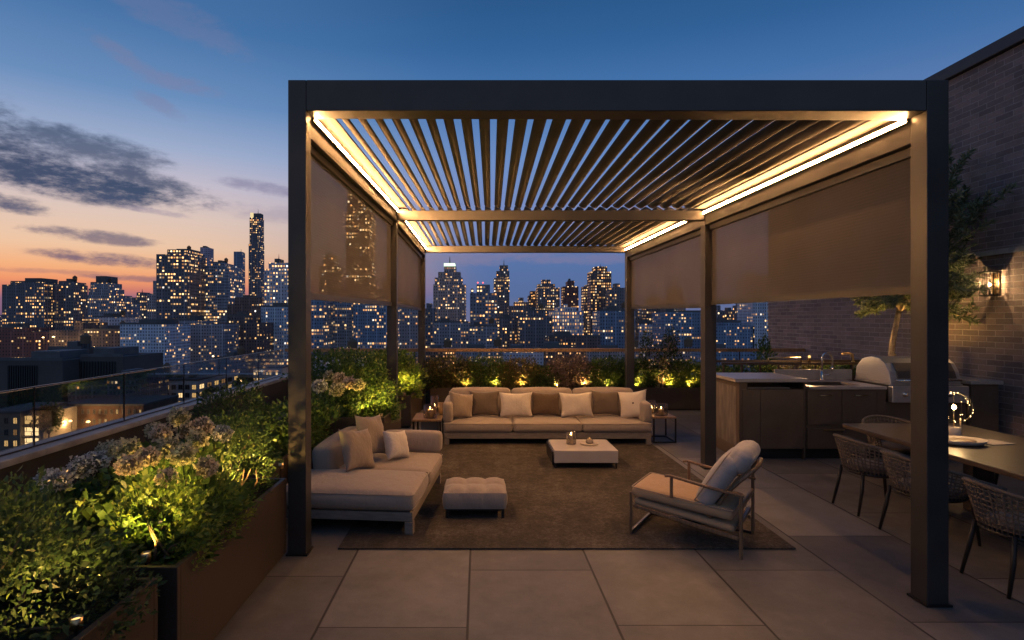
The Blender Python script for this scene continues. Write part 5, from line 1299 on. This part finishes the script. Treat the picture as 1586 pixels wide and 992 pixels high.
# lit corner bay of the same house
z1 = PZ(641, 125) - GROUND; w = PX(31, 125) - PX(-25, 125)
for k, zpy in enumerate((652, 670, 687, 703)):
    z = PZ(zpy, 125) - GROUND
    MB().box(w / 2 + .26, w / 2 + 3.3, -dd / 2 + 1.0, -dd / 2 + 1.05, z - .9, z + .9).build('corner_glazing', WLIT[1] if k in (1, 2) else WLIT[0], a1)
    MB().box(w / 2 + .22, w / 2 + 3.35, -dd / 2 + .9, -dd / 2 + .96, z - .06, z + .02).box(w / 2 + 1.7, w / 2 + 1.8, -dd / 2 + .9, -dd / 2 + .965, z - .9, z - .065).box(w / 2 + .6, w / 2 + .7, -dd / 2 + .9, -dd / 2 + .965, z + .025, z + .9).build('glazing_bars', beige, a1)
MB().box(w / 2 + .26, w / 2 + 3.4, -dd / 2 + 1.06, dd / 2 - 1, 0, z1 - .3).build('corner_bay', beige, a1)
detailed('brick_house', 'long low brick house with two star bright wall lamps', 140, 97, 222, 629, [638, 653, 668], 14, bbrick, 5, .16, .42, .5, depth=16)
detailed('white_house', 'small white house with a single bright window above the brick house', 185, 204, 238, 604, [611, 620], 4, whit, 8, .14, .45, .5, depth=10)
detailed('corner_block', 'white corner block with square windows and roof garden behind the railing', 175, 243, 306, 590, [600, 612.5, 625, 637], 6, whit, 9, .20, .66, .62, depth=30, side=1)
detailed('glass_pavilion', 'low pale block with one bright row of windows left of the front post', 230, 392, 436, 571, [579, 588], 9, whit, 12, .75, .7, .5, depth=12)
tower(LOW, 'low dark roofs behind the roof garden of the white corner block', 'building', 250, [(310, 400, 563), (330, 372, 556)], F_(DARK, cw=3, ch=3.2, lit=.12), depth=20)
tower(LOW, 'unlit low block in front of the ribbed blocks under the railing', 'building', 155, [(105, 205, 597), (160, 205, 590)], F_(DARK, cw=3, ch=3.2, lit=.04), depth=18)
tower(LOW, 'dim low block behind the small white house', 'building', 215, [(196, 262, 585)], F_(GREY, cw=3, ch=3.2, lit=.08), depth=14)

# --- behind the left blinds and through the gap under them
tower('skyscraper', 'tall lit tower showing through the left mesh blind', 'tower', 430, [(536, 572, 330), (537, 571, 284)], F_(DARK, cw=3.0, ch=3.6, ww=.72, wh=.6, lit=.34, row=.25, power=9), depth=26)
tower(RES, 'lower stepped tower left of the tall one behind the left mesh blind', 'tower', 480, [(494, 524, 412), (500, 518, 396)], F_(DARK, cw=3.2, ch=3.6, lit=.35, power=9))
tower(OFF, 'blue ribbon windowed office seen under the left blind, left part', 'building', 225, [(462, 500, 462)], F_(BLUE, cw=2.8, ch=3.3, ww=.8, wh=.62, lit=.2, row=.3, power=1.5), depth=24)
tower(OFF, 'blue glass office with long lit floors seen under the middle of the left blind', 'building', 240, [(501, 546, 455)], F_(BLUE, cw=2.6, ch=3.3, ww=.82, wh=.6, lit=.24, row=.35, power=1.5), depth=24)
tower(OFF, 'grey blue office with bright upper floors left of the middle left post', 'building', 232, [(547, 606, 452)], F_(BLUE, cw=2.6, ch=3.3, ww=.74, wh=.6, lit=.28, row=.35, power=1.6), depth=24)
tower(APT, 'narrow grey apartment block between the two left rear posts', 'building', 290, [(610, 652, 468)], F_(GREY, cw=3.0, ch=3.4, lit=.24, row=.12, power=1.5), depth=20)
tower(LOW, 'low pale block at the foot of the blue offices', 'building', 170, [(470, 560, 552)], F_(PALE, cw=3.2, ch=3.4, ww=.5, lit=.25, power=1.3), depth=14)
tower(LOW, 'low dark block with orange lit windows behind the green shrubs', 'building', 185, [(556, 640, 556)], F_(BRN, cw=3.0, ch=3.2, lit=.3, power=1.3, tint=1), depth=14)
# --- centre
tower(RES, 'dark gabled block just right of the left rear post', 'building', 420, [(646, 674, 478), (660, 668, 470)], F_(DARK, cw=3.0, ch=3.4, lit=.3))
tower('skyscraper', 'stepped tower with a glowing white green crown and spire', 'tower', 480, [(671, 721, 441), (673, 716, 430), (678, 713, 421), (687, 706, 412)], F_(dict(wall=(.13, .13, .14)), cw=3.0, ch=3.5, ww=.6, lit=.26, row=.12, power=1.7), crown=(687, 704, 407, 413, M['crown']), spire=(695.5, 395, 407, 1.0))
tower(OFF, 'square shouldered dark tower with two red beacons', 'tower', 430, [(728, 769, 454), (738, 759, 441), (729, 733, 447)], F_(dict(wall=(.11, .11, .125)), cw=3.4, ch=3.6, ww=.7, lit=.18, row=.28, power=1.6))
tower('skyscraper', 'slim dark tower with a stepped cap and mast, second tall one from the left', 'tower', 560, [(765, 789, 431), (769, 789, 420), (774, 787, 411)], F_(DARK, cw=2.6, ch=3.5, lit=.34, row=.12, power=1.8), spire=(781, 401, 411, .7))
tower(RES, 'mottled dark block at the right foot of the slim masted tower', 'tower', 470, [(788, 822, 474), (797, 818, 468), (803, 813, 461, .7)], F_(DARK, cw=3.0, ch=3.5, lit=.30))
tower(RES, 'small round shouldered tower just left of the bright windowed tower', 'tower', 540, [(819, 833, 458), (822, 831, 451)], F_(BRN, cw=3.0, ch=3.5, lit=.42))
tower('skyscraper', 'bright windowed tower with a domed cap in the middle of the skyline', 'tower', 520, [(833, 867, 446), (834, 860, 440), (839, 855, 433, .8)], F_(DARK, cw=2.5, ch=3.3, lit=.52, row=.15, power=1.7))
tower(RES, 'red brick tower with a small square top', 'tower', 610, [(872, 896, 444), (879, 890, 436)], F_(REDB, cw=3.2, ch=3.6, lit=.22))
tower('domed_building', 'pale stone block with a domed roof and lit arcade', 'building', 370, [(855, 904, 482), (864, 894, 476), (872, 886, 471, .4)], F_(dict(wall=(.27, .27, .30)), cw=2.8, ch=3.6, ww=.55, wh=.66, lit=.36, row=.4, power=1.4))
tower(RES, 'slim lit tower on the left side of the brightest right tower', 'tower', 540, [(904, 915, 444), (909, 914, 441)], F_(DARK, cw=2.8, ch=3.5, lit=.36))
tower('skyscraper', 'brightest tower of the right group with a lit stepped crown', 'tower', 500, [(915, 947, 421), (922, 941, 413)], F_(BRN, cw=2.7, ch=3.3, lit=.55, row=.1, power=1.9), crown=(923, 940, 416, 419, M['crownwarm']), spire=(933, 408, 413, .5))
tower(RES, 'dark pointed tower left of the right rear post', 'tower', 470, [(944, 970, 446), (952, 963, 439, .7)], F_(DARK, cw=3.0, ch=3.5, lit=.18))
tower(APT, 'blue grey gridded block with two lit rows left of the right rear post', 'building', 300, [(929, 984, 482)], F_(BLUE, cw=3.0, ch=3.4, ww=.7, wh=.62, lit=.18, row=.3, power=1.5), depth=20)
tower(APT, 'shadowy block with a column of lit windows below the mottled block', 'building', 380, [(770, 806, 494)], F_(DARK, cw=2.8, ch=3.4, lit=.16, colband=.14))
tower(APT, 'dark brown block below the bright windowed tower', 'building', 360, [(805, 856, 490), (818, 846, 482)], F_(DARK, cw=3.0, ch=3.4, lit=.20))
tower(APT, 'grey lower front of the crowned tower with scattered lights', 'building', 340, [(672, 726, 500)], F_(GREY, cw=3.0, ch=3.4, lit=.20, row=.1))
tower(APT, 'slate block below the square shouldered tower', 'building', 320, [(727, 771, 506)], F_(GREY, cw=3.2, ch=3.4, ww=.7, lit=.14, row=.2))
tower(APT, 'dark block below the domed pale block', 'building', 290, [(851, 930, 522)], F_(BRN, cw=3.0, ch=3.4, lit=.16))
tower(LOW, 'low lit row seen through the glass left of the long sofa', 'building', 225, [(648, 705, 545)], F_(BRN, cw=2.6, ch=3.2, lit=.55, row=.5, power=1.7, tint=1), depth=12)
tower(LOW, 'low grey roof block seen through the glass behind the clipped bushes', 'building', 220, [(706, 790, 544)], F_(GREY, cw=2.8, ch=3.2, lit=.2, row=.3), depth=12)
tower(LOW, 'flat pale roofed block behind the coppery bush', 'building', 210, [(780, 842, 546)], F_(PALE, cw=3.0, ch=3.2, lit=.05), depth=16)
tower(LOW, 'low block with warm lit rows behind the mauve bush', 'building', 215, [(838, 908, 541)], F_(BRN, cw=2.4, ch=3.1, lit=.5, row=.5, power=1.6, tint=1), depth=12)
tower(LOW, 'low dark block behind the green bush right of the mauve one', 'building', 230, [(905, 1010, 545)], F_(GREY, cw=2.8, ch=3.2, lit=.16, row=.2), depth=12)
# --- right, under the right hand blinds
tower(RES, 'lit block just right of the right rear post', 'building', 430, [(968, 1000, 480), (976, 990, 474)], F_(DARK, cw=2.8, ch=3.4, lit=.34))
tower(RES, 'brown lit tower behind the tall airy shrub', 'building', 400, [(1001, 1031, 472), (1008, 1024, 462)], F_(BRN, cw=2.8, ch=3.4, lit=.36))
tower(APT, 'dark pointed roofed tower dimly seen through the small right blind', 'tower', 460, [(1036, 1062, 462), (1040, 1058, 446), (1045, 1053, 432, .3)], F_(DARK, cw=3.0, ch=3.5, lit=.2))
tower(APT, 'blue grey gridded block left of the middle right post', 'building', 270, [(1030, 1086, 484)], F_(BLUE, cw=3.0, ch=3.3, ww=.7, lit=.13, row=.12), depth=20)
tower(APT, 'mauve grey low block between the lit tower and the gridded block on the right', 'building', 300, [(990, 1032, 502)], F_(PALE, cw=3.0, ch=3.4, lit=.2), depth=18)
tower(RES, 'dark cluster block just right of the middle right post', 'building', 420, [(1088, 1123, 481), (1104, 1117, 475)], F_(DARK, cw=2.8, ch=3.4, lit=.36))
tower(RES, 'low lit block in the blue gap under the widest blind', 'building', 470, [(1122, 1152, 488), (1128, 1146, 482)], F_(BRN, cw=2.8, ch=3.4, lit=.38))
tower(RES, 'dark stepped tower left of the gridded tower by the brick wall', 'tower', 380, [(1149, 1170, 473), (1153, 1166, 468)], F_(DARK, cw=2.8, ch=3.4, lit=.34))
tower('skyscraper', 'pale gridded tower standing right against the brick wall edge', 'tower', 260, [(1166, 1196, 430)], F_(PALE, cw=2.6, ch=3.2, ww=.62, wh=.6, lit=.18), depth=16)
tower(APT, 'dim blue block below the blue gap with scattered lights', 'building', 260, [(1100, 1168, 505), (1122, 1150, 500)], F_(BLUE, cw=3.0, ch=3.3, lit=.22), depth=18)
tower(LOW, 'low blue grey block with lit roof terrace behind the kitchen', 'building', 190, [(1090, 1180, 545)], F_(BLUE, cw=2.6, ch=3.2, ww=.7, lit=.12), depth=12)
tower(LOW, 'low warm lit row behind the bright green bush', 'building', 205, [(1004, 1092, 545)], F_(GREY, cw=2.4, ch=3.2, lit=.35, row=.4, power=1.5), depth=12)

# red beacons on the square shouldered tower
for px, lb in ((740, 'left red beacon on the square shouldered tower'), (748, 'right red beacon on the square shouldered tower')):
    b = thing('beacon', lb, 'beacon', (PX(px, 430), 432.5, PZ(441, 430)), 0, 'red roof beacons')
    MB().tube([(0, 0, -.2), (0, 0, 1.0)], .15, 6).build('post', roofplant, b); MB().lathe([(.1, 1.0), (.55, 1.3), (.55, 1.8), (.1, 2.1)], 10).build('lamp', M['redlamp'], b, True)

# far haze of blocks along the horizon: one mass nobody could count
rng = random.Random(41); bb = BB()
for k in range(420):
    d = rng.uniform(700, 1500); px = rng.uniform(-160, 1240); x = PX(px, d); w = rng.uniform(12, 30); h = rng.uniform(8, 32) + (12 if rng.random() < .15 else 0)
    bb.box(x - w / 2, x + w / 2, d, d + rng.uniform(12, 24), GROUND, GROUND + h + 6)
tag(bb.build('distant_city', [facade('distant_facade', (.11, .10, .115), cw=3.2, ch=3.6, lit=.28, row=.12, seed=77, power=2.0), roofm], None), 'far carpet of dark city blocks with countless small lights', kind='stuff')

# ground, streets
tag(MB().box(-3200, 3200, -400, 5200, GROUND - 1, GROUND - .01).build('ground', surf('city_ground', (.045, .045, .048, 1), .9, 0, .3, .02)), kind='structure')

# street lamps down among the houses
def street_lamp(label, px, py, d, e=1):
    x, z = PX(px, d), PZ(py, d)
    t = thing('street_lamp', label, 'street lamp', (x, d, GROUND), 0, 'lamps among the houses below'); h = z - GROUND
    MB().tube([(0, 0, .0), (0, 0, h * .8), (0, 0, h + .1), (0, -.5, h + .35)], [.10, .07, .06, .05], 6).build('pole', M['black'], t)
    if e >= 1.2: lamp('street_light', 'POINT', (0, -2.2, h - .2), 2600 * e, (1.0, .58, .22), t, .3)
    MB().lathe([(.05, h + .3), (.32 * e, h + .15), (.34 * e, h - .1), (.05, h - .25)], 10, (0, -.55, 0)).build('lamp_head', M['streetlight'], t, True)
for lb, px, py, d, e in (('left of the two star bright lamps before the low brick house', 111, 652, 136, 1.3), ('right of the two star bright lamps before the low brick house', 139, 653, 136, 1.3), ('lamp low beside the dark tree at the left', 77, 670, 130, .8), ('lamp at the far right end of the low brick house', 175, 655, 138, .9),
                        ('pale lamp standing on the dark brick row at the left edge', 68, 523, 300, 1.4), ('orange lamp right of the pale one on the dark brick rows', 84, 522, 300, 1.8), ('lamp before the brown brick row left of the white grid block', 147, 538, 280, 1.2), ('lamp before the roof garden beside the low dark roofs', 331, 552, 240, 1.1),
                        ('lamp in front of the low roofs, above the glass railing', 353, 583, 215, .9), ('lamp near the glass railing left of the pale pavilion', 375, 590, 205, .9), ('lamp low in the trees below the pale pavilion', 340, 608, 180, .7)):
    street_lamp(lb, px, py, d, e)

# trees among the houses
def tree(label, px, pyt, pyb, d, wpx, seed, mat='leaf_dark', z0=None, n=2200):
    x = PX(px, d); zt = PZ(pyt, d); zb = GROUND if z0 is None else z0; w = wpx / F * d / 2
    t = thing('tree', label, 'tree', (x, d, zb)); h = zt - zb; cz = h - w * .75; rng = np.random.RandomState(seed)
    bl = [(0, 0, cz, w * .75, w * .7, w * .75)] + [(rng.uniform(-.5, .5) * w, rng.uniform(-.4, .4) * w, cz + rng.uniform(-.5, .4) * w, w * .5, w * .5, w * .42) for _ in range(5)]
    V, tone = leaf_arrays(rng, bl, n, w * .16, w * .11, .35); link('crown', leaf_mesh('crown', V, tone, M[mat]), t)
    mb = MB(); mb.tube([(0, 0, 0), (0, 0, cz * .5), (0, 0, cz)], [w * .07, w * .06, w * .04], 7)
    for k in range(4):
        a = k * 1.7; mb.tube([(0, 0, cz * .75), (math.cos(a) * w * .4, math.sin(a) * w * .4, cz + w * .3)], [w * .035, w * .015], 5)
    mb.build('trunk', M['bark'], t, True)
tree('dark street tree between the beige house and the brick house', 76, 625, 700, 128, 52, 1)
tree('dark street tree above the roof of the brick house', 178, 588, 640, 165, 44, 2)
tree('dark tree between the white corner block and the pale pavilion', 362, 583, 630, 205, 60, 4)
tree('dark tree left of the pale pavilion, close to the railing posts', 330, 600, 640, 165, 40, 5)
rz_ = PZ(590, 175) + .5
for px, lb, s, mt in ((262, 'small roof garden tree lit yellow on the white corner block', 6, 'leaf_lime'), (278, 'second roof garden tree in the middle of the white corner block', 7, 'leaf_green'), (297, 'rightmost little tree on the roof of the white corner block', 8, 'leaf_dark')):
    tree(lb, px, 576 + s - 6, 590, 180, 17, s, mt, rz_, 700)
